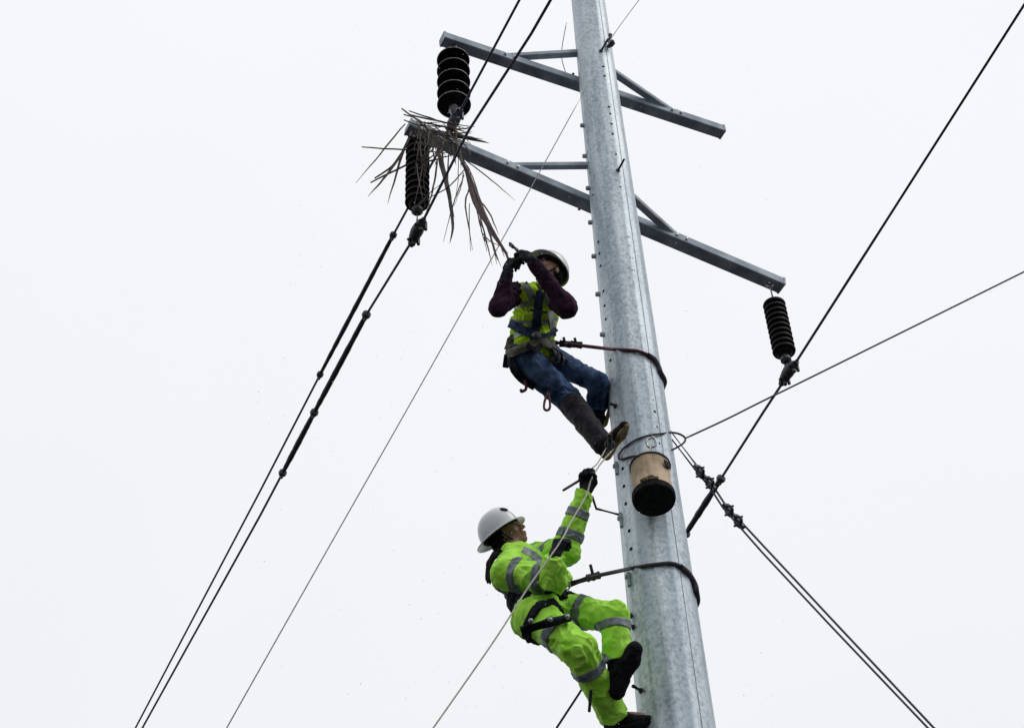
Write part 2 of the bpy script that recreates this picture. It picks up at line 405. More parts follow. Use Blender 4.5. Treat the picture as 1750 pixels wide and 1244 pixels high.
# hardware near the frame top
MB().tube([onpole(1041, 80, .02), onpole(1043, 60, .05)], .02, 8).lathe(onpole(1041, 76, .03), A3(1, -.5, 0), [(.03, 0), (.035, .02), (.02, .05)], 10).build('bolt', 'hard', pole, 'auto')

armd = []
def arm(pc, L_, R_, azs, sec, lab, end):
    a = radians(azs); d = A3(cos(a), sin(a), 0); nb = A3(-sin(a), cos(a), 0)
    c0 = A3(PX0, PY0, at(*pc, 8.78)[2]); c = c0+nb*(prad(c0[2])+sec[0]/2)
    # ends on their sight lines
    def end_pt(xy):
        g = ray(*xy); M = np.array([[g[0], -d[0]], [g[1], -d[1]]]); s_, t_ = np.linalg.solve(M, (c-CAM)[:2]); return CAM+g*s_, t_
    p, tl = end_pt(L_); q, tr = end_pt(R_)
    print('arm', tl, tr, 'z', p[2], c[2], q[2])
    if end: q = p+(q-p)*end
    ar = MB().beam(p, q, sec[0], sec[1]).build('crossarm', 'arm', pole); ar['label'] = lab
    MB().beam(p-nrm(q-p)*.004, p+nrm(q-p)*.012, sec[0]+.008, sec[1]+.008).build('end_plate', 'arm', ar)
    MB().beam(q-nrm(q-p)*.012, q+nrm(q-p)*.004, sec[0]+.008, sec[1]+.008).build('end_plate', 'arm', ar)
    for t in (-.1, .1):                                  # clamp bolts through the mounting
        MB().tube([c+d*t*1.2-nb*.02, c+d*t*1.2+nb*.1], .012, 8).build('bolt', 'hard', ar, True)
    return p, q, c, d, nb, ar
p1, q1, c1, d1, n1, ar1 = arm((1020, 150), (756, 67), (1234, 226), 27, (.105, .085), 'upper crossarm, its right end free of insulators', 0)
p2, q2, c2, d2, n2, ar2 = arm((1045, 362), (697, 217), (1304, 475), 27, (.115, .085), 'lower crossarm with an insulator string under its left end', 1.055)
def arm_pt(p, q, x):                                     # point of the arm seen at pixel column x
    lo, hi = 0., 1.
    for _ in range(52):
        m_ = (lo+hi)/2
        if prj(p+(q-p)*m_)[0] < x: lo = m_
        else: hi = m_
    return p+(q-p)*lo
def brace(p, q, x, target, lab, w_=.06, par=None):
    s_ = arm_pt(p, q, x)+A3(0, 0, .045); e_ = at(target[0], target[1], 8.5+.02)
    m_ = MB().beam(s_, e_, w_, .05).beam(s_-nrm(e_-s_)*.03, s_+nrm(e_-s_)*.05, w_+.02, .012)
    o = m_.build('brace', 'arm', pole); o['label'] = lab
    bb = s_+A3(0, 0, -.05); sd_ = nrm(np.cross(q-p, A3(0, 0, 1)))
    if sd_@FW > 0: sd_ = -sd_
    for dx in (-.04, .05): MB().lathe(bb+nrm(q-p)*dx+sd_*.055, sd_, [(.014, 0), (.014, .010), (.008, .012), (.008, .022)], 6).build('bolt', 'bright', o, 'auto')
brace(p1, q1, 866, (1010, 90), 'upper left diagonal brace', .06)
brace(p1, q1, 1150, (1036, 116), 'upper right diagonal brace', .06)
brace(p2, q2, 870, (1028, 283), 'lower left diagonal brace', .05)
brace(p2, q2, 1158, (1072, 330), 'lower right diagonal brace', .06)

# ------------------------------------------------------------------ insulator strings
G_INS = 'insulator strings hanging from the crossarms'
def insulator(top, px, ys, n, rad, clampxy, lab, ribbed=False):
    """top: point under the arm; ys: pixel rows of first and last disc; the string hangs straight down"""
    def zat(y):
        lo, hi = top[2]-3, top[2]+.5
        for _ in range(50):
            m_ = (lo+hi)/2
            if prj((top[0], top[1], m_))[1] > y: lo = m_
            else: hi = m_
        return lo
    z0, z1, zc = zat(ys[0]), zat(ys[1]), zat(clampxy)
    t = tag(empty('insulator_string', (top[0], top[1], z1)), lab, 'insulator', G_INS)
    c = lambda z: A3(top[0], top[1], z); dn = A3(0, 0, -1)
    hk = MB().tube([c(top[2]+.02), c(z0+.03)], .011, 8)
    hk.tube([c(top[2]+.0)+A3(.03*cos(a), 0, .03*sin(a)) for a in np.linspace(0, 2*pi, 13)], .008, 6, False)
    hk.build('hook', 'bright', t, True)
    zs = np.linspace(z0, z1, n); g = abs(zs[0]-zs[1])
    for z in zs:
        if not ribbed:
            pr = [(.03, .055), (.045, .05), (.052, .02), (rad*.55, .008), (rad*.85, -.004), (rad, -.022), (rad*.985, -.03), (rad*.88, -.026), (rad*.8, -.034), (rad*.7, -.026),
                  (rad*.6, -.036), (rad*.45, -.028), (rad*.35, -.045), (.03, -.05), (.016, -g+.05)]
        else:
            pr = [(rad*.55, g*.5), (rad*.62, g*.25), (rad*.95, .012), (rad, 0), (rad*.97, -.010), (rad*.75, -.012), (rad*.55, -g*.5)]
        m_ = MB().lathe(c(z), A3(0, 0, 1), pr, 32); d_ = m_.build('disc', 'porc', t, 'auto')
        if not ribbed: 
            MB().tube([c(z-.030)+A3(rad*.985*cos(a), rad*.985*sin(a), 0) for a in np.linspace(0, 2*pi, 41)], .0035, 6, False).build('rim', 'bright', d_, True)
            MB().lathe(c(z), A3(0, 0, 1), [(.032, .05), (.036, .075), (.03, .09), (.02, .094)], 14).build('metal_cap', 'hard', d_, 'auto')
    # suspension clamp at the bottom
    k = MB().tube([c(z1-.03), c(zc+.06)], .014, 8)
    k.lathe(c(z1-.06), dn, [(.02, 0), (.04, .015), (.045, .05), (.025, .07)], 12)
    k.build('socket_link', 'bright' if not ribbed else 'hard', t, 'auto')
    cd_ = nrm(A3(-sin(radians(27)), cos(radians(27)), -.12))
    s_ = MB()
    ps = [c(zc)+cd_*u+A3(0, 0, .02*cos(u*12)) for u in np.linspace(-.13, .13, 9)]
    s_.tube(ps, [.02, .032, .04, .046, .05, .046, .04, .032, .02], 10)
    s_.beam(c(zc+.005), c(zc+.085), .03, .05)
    for u in (-.07, .07):
        q_ = c(zc)+cd_*u; sd = nrm(np.cross(cd_, A3(0, 0, 1)))
        s_.tube([q_-sd*.05+A3(0, 0, -.01), q_+sd*.05+A3(0, 0, -.01)], .010, 6).lathe(q_+A3(0, 0, -.055), A3(0, 0, 1), [(.016, 0), (.016, .03)], 6).lathe(q_+sd*.04+A3(0, 0, -.03), A3(0, 0, 1), [(.014, 0), (.014, .08)], 6)
    s_.build('suspension_clamp', 'hard', t, 'auto')
    return c(zc), cd_
tA = arm_pt(p1, q1, 774)+A3(0, 0, -.05)
clA, _ = insulator(tA, 775, (101, 176), 5, .138, 209, 'fat black disc insulator string hanging above the tangle of dry fronds')
tB = arm_pt(p2, q2, 714)+A3(0, 0, -.05)
clB, _ = insulator(tB, 712, (250, 346), 10, .094, 398, 'thinner ribbed black insulator string hung under the frond covered arm end', True)
tC = arm_pt(p2, q2, 1314)+A3(0, 0, -.05)
clC, _ = insulator(tC, 1318, (522, 600), 10, .094, 638, 'ribbed insulator string under the right end of the lower crossarm', True)

# ------------------------------------------------------------------ conductors
ND = A3(-sin(radians(27)), cos(radians(27)), 0)
def cond_dir(clamp, xy, az0=27):
    """point of the conductor where it is seen at pixel xy, taken in the vertical plane of the line"""
    g = ray(*xy); M = np.array([[g[0], -ND[0]], [g[1], -ND[1]]])
    s_, t_ = np.linalg.solve(M, (clamp-CAM)[:2]); return CAM+g*s_, t_
def conductor(clamp, down, up, rods, lab, r=.0105):
    P = [cond_dir(clamp, xy)[0] for xy in down]; Q = [cond_dir(clamp, xy)[0] for xy in up]
    for p_ in P+Q: print('  cond', p_.round(2))
    far = P[-1]+nrm(P[-1]-clamp)*30; nearp = Q[-1]+nrm(Q[-1]-clamp)*4.0
    path = [nearp]+Q[::-1]+[clamp]+P+[far]
    t = tag(empty('conductor', clamp), lab, 'power line', 'conductors slung under the crossarms')
    m_ = MB().tube(path, r, 8); m_.build('cable', 'cable', t, True)
    for (a, b_, rr) in rods:
        a3, b3 = cond_dir(clamp, a)[0], cond_dir(clamp, b_)[0]
        n_ = 26; pts = [a3+(b3-a3)*i/n_ for i in range(n_+1)]
        rad = [rr*(.82+.3*rng.random()*(.6 if 0 < i < n_ else 0)+.25*sin(pi*i/n_)) for i in range(n_+1)]
        dd = nrm(b3-a3)
        MB().tube(pts, rad, 10).build('armour_rod', 'sleeve', t, True)
        for e in (a3, b3):
            MB().lathe(e-dd*.03, dd, [(.018, 0), (rr*1.6, .012), (rr*1.75, .035), (rr*1.2, .06)], 10).lathe(e+A3(0, 0, -.035), dd+A3(0, 0, .2), [(.012, 0), (.014, .03)], 6).build('rod_clip', 'hard', t, 'auto')
    return t
conductor(clA, [(672, 402), (547, 640), (445, 838)], [(857, 58)], [((672, 402), (547, 640), .019)], 'left black power cable, sleeved below the insulators, clamped to the upper string')
conductor(clB, [(626, 538), (537, 705), (483, 808), (445, 880)], [(800, 225), (908, 58)], [((626, 538), (537, 705), .021), ((537, 705), (483, 808), .021)], 'power cable with a long black sleeve in two lengths, clamped to the thin left string')
conductor(clC, [(1304, 705), (1232, 818), (1172, 912), (1035, 1112), (990, 1184)], [(1460, 463)], [((1232, 818), (1172, 912), .023)], 'power cable passing behind the pole below the bucket', .011)

# thin lines
def line(name, pts, r, m_, lab, cat, seg=6, group=None):
    o = MB().tube(smooth_path(pts, 8), r, seg).build(name, m_, None, True); return tag(o, lab, cat, group)
a_, b_ = at(1002, 150, 8.34), at(445, 1141, 8.0)
mid = (a_+b_)/2+A3(0, 0, -.03)
line('tag_line', [a_, mid, b_, b_+(b_-a_)*.55], .0042, 'line', 'very thin pale line running from the pole top down to the lower left', 'line')
line('jumper_wire', [at(968, 40, 8.8), at(961, 78, 8.8), at(960, 100, 8.8), at(967, 126, 8.8)], .004, 'cable', 'short curved wire bowing over the left half of the upper crossarm', 'wire')
line('jumper_wire', [at(1038, 78, 8.3), at(1050, 58, 8.35), at(1070, 30, 8.4), at(1100, -10, 8.4)], .004, 'line', 'short thin wire rising from the bolt at the pole top', 'wire')

# guy wire pair on the right with its clips
def to_ground(p, q): return q+(q-p)*(q[2]/(p[2]-q[2]))
guy = tag(empty('guy_wire', at(1146, 743, 8.6)), 'doubled guy wire with two dark clip clusters slanting down to the right', 'guy wire')
g0a, g0b = at(1138, 726, 8.66), at(1140, 740, 8.62)
g1 = at(1192, 800, 8.6); g2 = at(1306, 938, 8.55); g3 = g2+(g2-g1)*4
MB().tube([g0a, at(1192, 797, 8.6), at(1218, 829, 8.6), at(1240, 863, 8.59), at(1307, 935, 8.55), at(1420, 1056, 8.5), at(1640, 1290, 8.4), to_ground(at(1420, 1056, 8.5), at(1640, 1290, 8.4))], .0075, 8).build('strand', 'cable', guy, True)
MB().tube([g0b, at(1187, 801, 8.6), at(1214, 834, 8.6), at(1236, 868, 8.59), at(1303, 944, 8.55), at(1416, 1065, 8.5), at(1636, 1296, 8.4), to_ground(at(1416, 1065, 8.5), at(1636, 1296, 8.4))], .0075, 8).build('strand', 'cable', guy, True)
for (a, bb) in (((1190, 799), (1220, 833)), ((1240, 865), (1268, 898))):
    A_, B_ = at(*a, 8.59), at(*bb, 8.57); dd = nrm(B_-A_); sd, uu, _ = frame(dd, A3(0, -1, .3))
    m_ = MB().tube([A_-dd*.02, B_+dd*.02], .017, 8)
    for i in range(4):
        c = A_+(B_-A_)*(i+.3)/3.6; s_ = 1 if i % 2 else -1
        m_.beam(c-uu*.032, c+uu*.032, .026, .02).lathe(c+sd*.012*s_, sd*s_, [(.015, 0), (.017, .016), (.009, .022), (.007, .04)], 6).lathe(c+uu*.03*s_, uu*s_, [(.011, 0), (.011, .014), (.006, .02)], 6)
    m_.build('cable_clamp', 'hard', guy, 'auto')
# rope sling round the pole and its line
def ring_pts(pix, off=.012): return [onpole(x, y, off) for x, y in pix]
up_ = ring_pts([(1057, 778), (1067, 765), (1088, 751), (1109, 744), (1130, 741)])
ps = up_+[at(1147, 739, 8.45), at(1162, 742, 8.48), at(1171, 749, 8.5), at(1167, 758, 8.45), at(1150, 768, 8.42), at(1138, 772, 8.38)]+ring_pts([(1120, 775), (1100, 778), (1080, 780), (1060, 785)])
bk = [A3(PX0-(prad(8.8)+.012)*cos(t), PY0+(prad(8.8)+.012)*sin(t), ps[-1][2]+(ps[0][2]-ps[-1][2])*.5) for t in (0.5,)]
line('rope_sling', ps+[ps[0]], .0075, 'drope', 'dark rope sling looped round the pole above the tan bucket', 'rope')
line('stay_wire', [at(1171, 749, 8.5), at(1240, 717, 8.5), at(1304, 685, 8.5), at(1420, 628, 8.5), at(1800, 440, 8.5)], .0065, 'cable', 'single thin wire rising to the right from the rope sling', 'wire')

# ------------------------------------------------------------------ tool bucket
bc0 = at(1118, 856, 8.13); bct = at(1111, 799, 8.18)
bcd = nrm(bct-bc0); H = np.linalg.norm(bct-bc0)
print('bucket height', H)
bk = tag(empty('tool_bucket', bc0), 'tan canvas lineman bucket with a black base hanging in front of the pole', 'bucket')
R0, R1 = .138, .128
MB().lathe(bc0, bcd, [(R0*.98, .035), (R0*.985, .06), (R0*.97, H*.45), (R1*.99, H*.8), (R1, H), (R1-.008, H), (R1-.012, H-.02), (R1-.015, H*.6), (R1-.02, .08)], 72).build('canvas_wall', 'canvas', bk, 'auto')
cw = bpy.data.objects['canvas_wall'].data; cvs = np.array([v.co[:] for v in cw.vertices])+ORG['canvas_wall']
for i_, v_ in enumerate(cw.vertices):
    q = cvs[i_]-bc0; h_ = q@bcd; rr = q-bcd*h_; an = atan2(rr@frame(bcd)[1], rr@frame(bcd)[0])
    if .05 < h_ < H*.97: v_.co += Vector((nrm(rr)*(.006*sin(4*an+h_*26)+.004*sin(9*an-h_*38)+.002*sin(17*an+h_*60)-.006)).tolist())
MB().lathe(bc0, bcd, [(R0*.90, 0), (R0*.985, .006), (R0*1.015, .022), (R0*1.015, .052), (R0*.99, .056)], 40).build('base', 'black', bk, 'auto')
MB().tube([bct+.129*(cos(t)*frame(bcd)[0]+sin(t)*frame(bcd)[1]) for t in np.linspace(0, 2*pi, 41)], .008, 8, False).build('rim', 'drope', bk, True)
# tool pouch patches in dark leather on the wall
fa, fb, _ = frame(bcd)
def on_bucket(px_, h_, off=.004):
    t0 = None
    d = ray(px_, 800); th = min(np.linspace(-pi, pi, 721), key=lambda th: (abs(prj(bc0+bcd*h_+R0*(cos(th)*fa+sin(th)*fb))[0]-px_)+(1000 if (cos(th)*fa+sin(th)*fb)@FW > 0 else 0)))
    return th
def patch(px_, h0, h1, wd, name, m_):
    th = on_bucket(px_, (h0+h1)/2); vs = []; n_ = 7; rr = .137
    for h_, s_ in ((h0, .8), (h0+(h1-h0)*.3, 1), (h1-(h1-h0)*.15, 1), (h1, .75)):
        for i in range(n_):
            t_ = th+(i/(n_-1)-.5)*wd*s_
            r_ = rr-(R0-R1)*h_/H+.003
            vs.append(bc0+bcd*h_+r_*(cos(t_)*fa+sin(t_)*fb))
    fs = [[r*n_+i, r*n_+i+1, (r+1)*n_+i+1, (r+1)*n_+i] for r in range(3) for i in range(n_-1)]
    o = MB().add(vs, fs).build(name, m_, bk); s = o.modifiers.new('s', 'SOLIDIFY'); s.thickness = .006; s.offset = 1
patch(1141, .225, .285, .42, 'leather_patch', 'leather')
for (px_, a_, b_, w_) in ((1100, .052, .078, .35), (1112, .05, .088, .3), (1120, .052, .074, .3)): patch(px_, a_, b_, w_, 'mud_patch', 'mud')
hkp = at(1113, 758, 8.2)
m_ = MB()
m_.tube(smooth_path([bct+fa*.127, bct+fa*.08+bcd*.05, hkp, bct-fa*.08+bcd*.05, bct-fa*.127], 6), .006, 8)
m_.build('rope_handle', 'rope', bk, True)
MB().tube(smooth_path([hkp+A3(0, -.01, .06), hkp+A3(.03, 0, .03), hkp+A3(.025, 0, -.02), hkp+A3(-.02, 0, -.03), hkp+A3(-.03, 0, .03), hkp+A3(0, .01, .06)], 5), .008, 8).build('hook', 'bright', bk, True)
MB().lathe(bct+bcd*.012, bcd, [(.04, 0), (.05, .03), (.02, .08)], 12).build('tool_handles', 'black', bk, 'auto')
MB().tube(smooth_path([bct+bcd*.01, bct+bcd*.06+fa*.02, bct+bcd*.11], 4), [.03]*8+[.014], 8).build('tool_handles', 'liner', bk, True)

# ------------------------------------------------------------------ dry palm fronds tangled on the arm end
def leaf(pix, w_, Y, m_, parent, name='leaflet', jitter=.02, dY=None):
    n_ = len(pix); Ys = [Y+(0 if dY is None else dY*i/(n_-1)) for i in range(n_)]
    pts = smooth_path([at(x, y, yy) for (x, y), yy in zip(pix, Ys)], 5); k = len(pts)
    ws = [max(.0016, w_*(sin(pi*min(1, (.18+.82*i/(k-1))))**.6 if i < k-1 else .0)) for i in range(k)]
    vs = []; fs = []; tw = rng.uniform(-.6, .6)
    for i, p in enumerate(pts):
        d = nrm(pts[min(i+1, k-1)]-pts[max(i-1, 0)]); v = nrm(p-CAM); a = nrm(np.cross(d, v)); c = np.cross(d, a)
        tt = tw+1.2*i/k*tw; a2 = a*cos(tt)+c*sin(tt); c2 = np.cross(d, a2)
        p = p+a*rng.gauss(0, jitter*.06)
        vs += [p-a2*ws[i]*.5+c2*ws[i]*.12, p-c2*ws[i]*.12, p+a2*ws[i]*.5+c2*ws[i]*.12, p+c2*.004]
    for i in range(k-1):
        for j in range(4): fs.append([i*4+j, i*4+(j+1) % 4, (i+1)*4+(j+1) % 4, (i+1)*4+j])
    fs.append([0, 1, 2, 3]); fs.append([(k-1)*4+j for j in range(4)])
    return MB().add(vs, fs).build(name, m_, parent)
YF = p2[1]-.10
fr = tag(empty('palm_frond', at(735, 235, YF)), 'tangle of dry dark palm leaflets draped over the left end of the lower crossarm', 'palm frond')
F = [([(692,212),(650,263),(608,313)],.012),([(703,224),(687,261),(655,306),(628,336)],.018),([(704,226),(687,265),(662,349)],.018),([(618,252),(708,257),(780,263)],.010),
 ([(633,312),(695,282),(730,265),(750,239)],.013),([(640,305),(668,285),(690,254),(703,226)],.015),([(711,282),(745,273),(782,262)],.011),([(700,290),(735,270),(755,250)],.010),
 ([(748,236),(752,272),(767,330),(774,384),(769,417)],.026),([(756,240),(756,275),(768,325),(776,372)],.017),([(793,300),(774,352),(758,413)],.009),([(748,272),(741,321),(728,365)],.015),
 ([(793,291),(769,317),(739,335),(704,356)],.010),([(784,265),(830,300),(880,343)],.008),([(801,324),(796,352),(808,428)],.012),([(802,348),(802,390),(804,430)],.007),([(783,270),(783,310),(779,335)],.007),
 ([(686,186),(700,196),(735,222),(779,243)],.013),([(699,190),(759,209),(812,217)],.012),([(701,197),(754,209),(798,221)],.014),([(715,209),(755,216),(793,225)],.011),([(734,227),(795,236),(837,245)],.020),
 ([(728,222),(790,232),(825,239)],.014),([(690,205),(720,215),(760,214)],.012),([(708,200),(740,232),(770,262)],.011),([(715,215),(745,246),(782,262)],.013),([(724,214),(742,240),(746,264)],.012),
 ([(700,213),(730,228),(775,232)],.014),([(735,222),(768,240),(796,262)],.014),([(740,230),(760,250),(772,268)],.012),([(712,208),(718,232),(714,260),(708,300)],.010),([(724,220),(726,255),(719,300),(708,352)],.010),
 ([(732,226),(732,262),(727,300)],.010),([(740,230),(736,250),(716,290)],.011),([(745,235),(730,262),(716,272)],.010),([(752,240),(768,262),(784,264)],.013),([(760,232),(776,244),(792,262)],.014),
 ([(690,196),(716,206),(742,226)],.014),([(760,238),(752,262),(742,284)],.012),([(730,262),(724,310),(735,352)],.008),([(712,280),(716,310),(722,340)],.008),([(718,350),(732,332),(752,316)],.010),
 ([(704,362),(720,345),(736,330)],.010),([(697,232),(714,240),(735,238)],.016),([(768,250),(765,300),(768,330)],.009),([(792,296),(788,318),(776,352)],.010)]
for pix, w_ in F: leaf(pix, w_*1.25, YF+rng.uniform(-.13, .06), rng.choice(['frond', 'frond', 'frond', 'frondbr', 'frondbr', 'frondtan']), fr, dY=rng.uniform(-.1, .1))
for _ in range(52):
    x0, y0 = rng.uniform(700, 785), rng.uniform(205, 250); x0 += (y0-205)*.2; a = rng.uniform(-.3, 1.9); l_ = rng.uniform(22, 55)
    leaf([(x0, y0), (x0+cos(a)*l_*.5+rng.uniform(-4, 4), y0+sin(a)*l_*.5), (x0+cos(a)*l_, y0+sin(a)*l_)], rng.uniform(.006, .013), YF+rng.uniform(-.13, .06), rng.choice(['frond', 'frondbr', 'frondtan']), fr)

# ------------------------------------------------------------------ people
def hand(F_, W_, d, n, curl=1.0, s=1.0, k=.006, thumb=1, spread=.12, t=1.):
    """palm and five fingers: W_ wrist, d wrist-to-knuckles, n out of the palm side"""
    d = nrm(d); n = nrm(n-d*(n@d)); x = np.cross(d, n)*thumb       # x: towards the thumb
    R = .0095*s*t
    for i, off in enumerate((.030, .010, -.010, -.029)):
        m0 = W_+x*off*.55*s+d*.012*s; m1 = W_+x*off*s+d*(.086 if i < 3 else .078)*s
        F_.cap(m0, m1, .016*s*t, .0135*s*t, k*2)
        a = x*off*spread*3; dd = nrm(d+a); nn = n; p = m1; ang = .0
        ln = [(.045, .028, .021), (.050, .031, .022), (.047, .029, .021), (.037, .022, .019)][i]
        for j, l_ in enumerate(ln):
            ang += curl*(.75, 1.0, .7)[j]*(1+.07*i)
            q = p+(dd*cos(ang)+nn*sin(ang))*l_*s
            F_.cap(p, q, R*(1.08-.1*j), R*(1.0-.12*j), k); p = q
    b0 = W_+x*.022*s+d*.02*s; b1 = b0+(x*.55+d*.62+n*.35)*.048*s
    F_.cap(b0, b1, .0165*s*t, .0125*s*t, k*1.6)
    b2 = b1+nrm(x*.15+d*.75+n*(.45+.6*curl))*.032*s; b3 = b2+nrm(-x*.25*curl+d*.6+n*(.5+.7*curl))*.026*s
    F_.cap(b1, b2, .0115*s*t, .0105*s*t, k); F_.cap(b2, b3, .0105*s*t, .009*s*t, k)

def head_sdf(F_, c, f, u, s=1.0):
    """c: centre of the skull, f: facing direction, u: up"""
    r = np.cross(f, u); ax = (r, f, u)
    F_.ell(c+u*.025*s-f*.008*s, ax, (.076*s, .098*s, .092*s), .01)
    F_.ell(c+f*.020*s-u*.045*s, ax, (.061*s, .070*s, .072*s), .03)          # face and jaw
    F_.ell(c+f*.072*s-u*.098*s, ax, (.028*s, .022*s, .022*s), .03)          # chin
    F_.cap(c+f*.092*s+u*.012*s-r*.035*s, c+f*.092*s+u*.012*s+r*.035*s, .010*s, .010*s, .015)   # brow
    F_.cap(c+f*.094*s+u*.004*s, c+f*.117*s-u*.036*s, .009*s, .013*s, .010)  # nose
    for q in (-1, 1):
        F_.ell(c+f*.104*s-u*.038*s+r*q*.013*s, ax, (.009*s, .010*s, .008*s), .006)
        F_.ell(c+f*.091*s-u*.002*s+r*q*.031*s, ax, (.016*s, .012*s, .011*s), .006, cut=True)
        F_.ell(c+f*.066*s-u*.030*s+r*q*.043*s, ax, (.020*s, .022*s, .020*s), .02)     # cheek
        F_.ell(c-f*.008*s-u*.020*s+r*q*.078*s, (r, nrm(f-.2*u), u), (.010*s, .021*s, .033*s), .006)   # ear
    F_.cap(c+f*.098*s-u*.063*s-r*.018*s, c+f*.098*s-u*.063*s+r*.018*s, .0085*s, .0085*s, .008)
    F_.cap(c+f*.094*s-u*.077*s-r*.015*s, c+f*.094*s-u*.077*s+r*.015*s, .009*s, .009*s, .008)
    F_.cap(c+f*.108*s-u*.070*s-r*.020*s, c+f*.108*s-u*.070*s+r*.020*s, .0022*s, .0022*s, .003, cut=True)

def face_bits(par, c, f, u, s=1.0):
    r = np.cross(f, u)
    for q in (-1, 1):
        e = c+f*.078*s-u*.002*s+r*q*.031*s; h_ = MB()
        h_.lathe(e-f*.012*s, f, [(.001, -.002), (.009*s, .003*s), (.012*s, .010*s), (.010*s, .018*s), (.005*s, .0225*s), (.0005, .024*s)], 14).build('eye', 'eyew', par, True)
        o = MB().lathe(e+f*.0065*s, f, [(.006*s, 0), (.0062*s, .0035*s), (.004*s, .0062*s), (.0005, .007*s)], 12).build('iris', 'eyed', None, True)
        i_ = bpy.data.objects[o.name]; ey = list(par.children)[-1]; i_.parent = ey; i_.location = Vector((ORG[o.name]-ORG[ey.name]).tolist())
    MB().tube([c+f*.098*s-u*.064*s-r*.022*s, c+f*.1055*s-u*.064*s, c+f*.098*s-u*.064*s+r*.022*s], [.003, .006*s, .003], 8).build('lips', 'lips', par, True)

def helmet(par, c, f, u, s, brimf, brimb, brims, m_='shell'):
    """c: centre of the rim plane"""
    r = np.cross(f, u); seg = 40; vs = []; fs = []
    a_, b_, h_ = .112*s, .135*s, .142*s
    prof = []
    for i in range(13):
        e = (i/12)*pi/2; prof.append((cos(e)**.85, sin(e)))
    rows = []
    for k in range(seg):
        t = 2*pi*k/seg
    def rim(t, grow, drop):
        x, y = a_*cos(t), b_*sin(t); n = nrm(A3(cos(t)/a_, sin(t)/b_, 0))
        g = (brimf*max(0, sin(t))**1.2+brimb*max(0, -sin(t))**1.2+brims*abs(cos(t))**2)*grow
        return c+r*(x+n[0]*g)+f*(y+n[1]*g)-u*drop*g
    outer = []
    outer.append([rim(2*pi*k/seg, 1, .30)-u*.004 for k in range(seg)])
    outer.append([rim(2*pi*k/seg, 1.04, .30)+u*.002 for k in range(seg)])
    outer.append([rim(2*pi*k/seg, .5, .22)+u*.004 for k in range(seg)])
    for i, (q, e) in enumerate(prof):
        ring = []
        for k in range(seg):
            t = 2*pi*k/seg; x, y = a_*cos(t)*q, b_*sin(t)*q
            rid = .006*max(0, 1-abs(x)/.014)*(1 if .15 < e < 1 else 0)*(1 if y > -.1 else 0)
            ring.append(c+r*x+f*y+u*(h_*e+rid+.004))
        outer.append(ring)
    n_ = len(outer); V = [p for ring in outer for p in ring]
    inner = []
    for i, (q, e) in enumerate(prof[::-1]):
        inner.append([c+r*(a_-.005)*cos(2*pi*k/seg)*q+f*(b_-.005)*sin(2*pi*k/seg)*q+u*((h_-.005)*e) for k in range(seg)])
    inner.append([rim(2*pi*k/seg, .5, .22)-u*.003 for k in range(seg)])
    V += [p for ring in inner for p in ring]; T = n_+len(inner)
    F_ = []
    for i in range(T-1):
        if i == n_-1: continue
        for k in range(seg): F_.append([i*seg+k, i*seg+(k+1) % seg, (i+1)*seg+(k+1) % seg, (i+1)*seg+k])
    for k in range(seg): F_.append([(T-1)*seg+k, (T-1)*seg+(k+1) % seg, (k+1) % seg, k])
    he = MB().add(V, F_).build('helmet', m_, par, 'auto')
    ban = [[c+r*(a_-.014)*cos(2*pi*k/seg)+f*(b_-.016)*sin(2*pi*k/seg)+u*z for k in range(seg)] for z in (-.012, .05)]
    V = ban[0]+ban[1]
    b_o = MB().add(V, [[k, (k+1) % seg, seg+(k+1) % seg, seg+k] for k in range(seg)]).build('headband', 'liner', he)
    sm = b_o.modifiers.new('s', 'SOLIDIFY'); sm.thickness = .006
    crown = [c+r*(a_-.02)*cos(t)+f*(b_-.02)*sin(t)*0+u*(h_-.02)*sin(t) for t in np.linspace(0, pi, 15)]
    MB().tube(crown, .008, 6).build('headband', 'liner', he)
    return he

def boot(par, ankle, knee, top, toe_d, sole_n, s=1.0, shank=(.062, .055), matn='leather', solem='sole', shk=True, ln=.215):
    """ankle joint; toe_d: heel-to-toe; sole_n: out of the sole"""
    toe_d = nrm(toe_d); sole_n = nrm(sole_n-toe_d*(sole_n@toe_d)); x = np.cross(toe_d, sole_n)
    F_ = Field([ankle, top, ankle+toe_d*.2], .006, .16)
    heel = ankle-toe_d*.035*s+sole_n*.055*s; ball = ankle+toe_d*.125*s+sole_n*.058*s; toe = ankle+toe_d*(ln-.035)*s+sole_n*.058*s
    F_.cap(ankle-toe_d*.01, heel, .047*s, .042*s, .02)
    F_.cap(ankle, ball, .05*s, .044*s, .03, sq=(sole_n, .85)); F_.cap(ball, toe, .046*s, .038*s, .02, sq=(sole_n, .75))
    if shk: F_.cap(top, ankle, shank[0], shank[1], .02, flat=2)
    F_.plane(heel+sole_n*.024*s, sole_n, ankle, .24)
    F_.folds(.006, 16)
    o = F_.build('boot', matn, par)
    G = Field([heel, toe], .005, .1)
    G.cap(heel-toe_d*.005, heel+toe_d*.035, .047*s, .045*s, .01); G.cap(heel+toe_d*.05, ball, .038*s, .05*s, .02); G.cap(ball, toe, .051*s, .041*s, .02)
    G.plane(heel+sole_n*.022*s, -sole_n); G.plane(heel+sole_n*.048*s, sole_n)
    for i in range(9):                                      # tread grooves
        q = heel+toe_d*(-.03+.028*i)*s+sole_n*.050*s; G.cap(q-x*.07, q+x*.07, .0045, .0045, .003, cut=True)
    G.cap(heel+toe_d*.058*s+sole_n*.05*s-x*.07, heel+toe_d*.075*s+sole_n*.05*s+x*.0+x*.07, .012, .012, .006, cut=True)
    so_ = G.build('sole', solem, o)
    return o

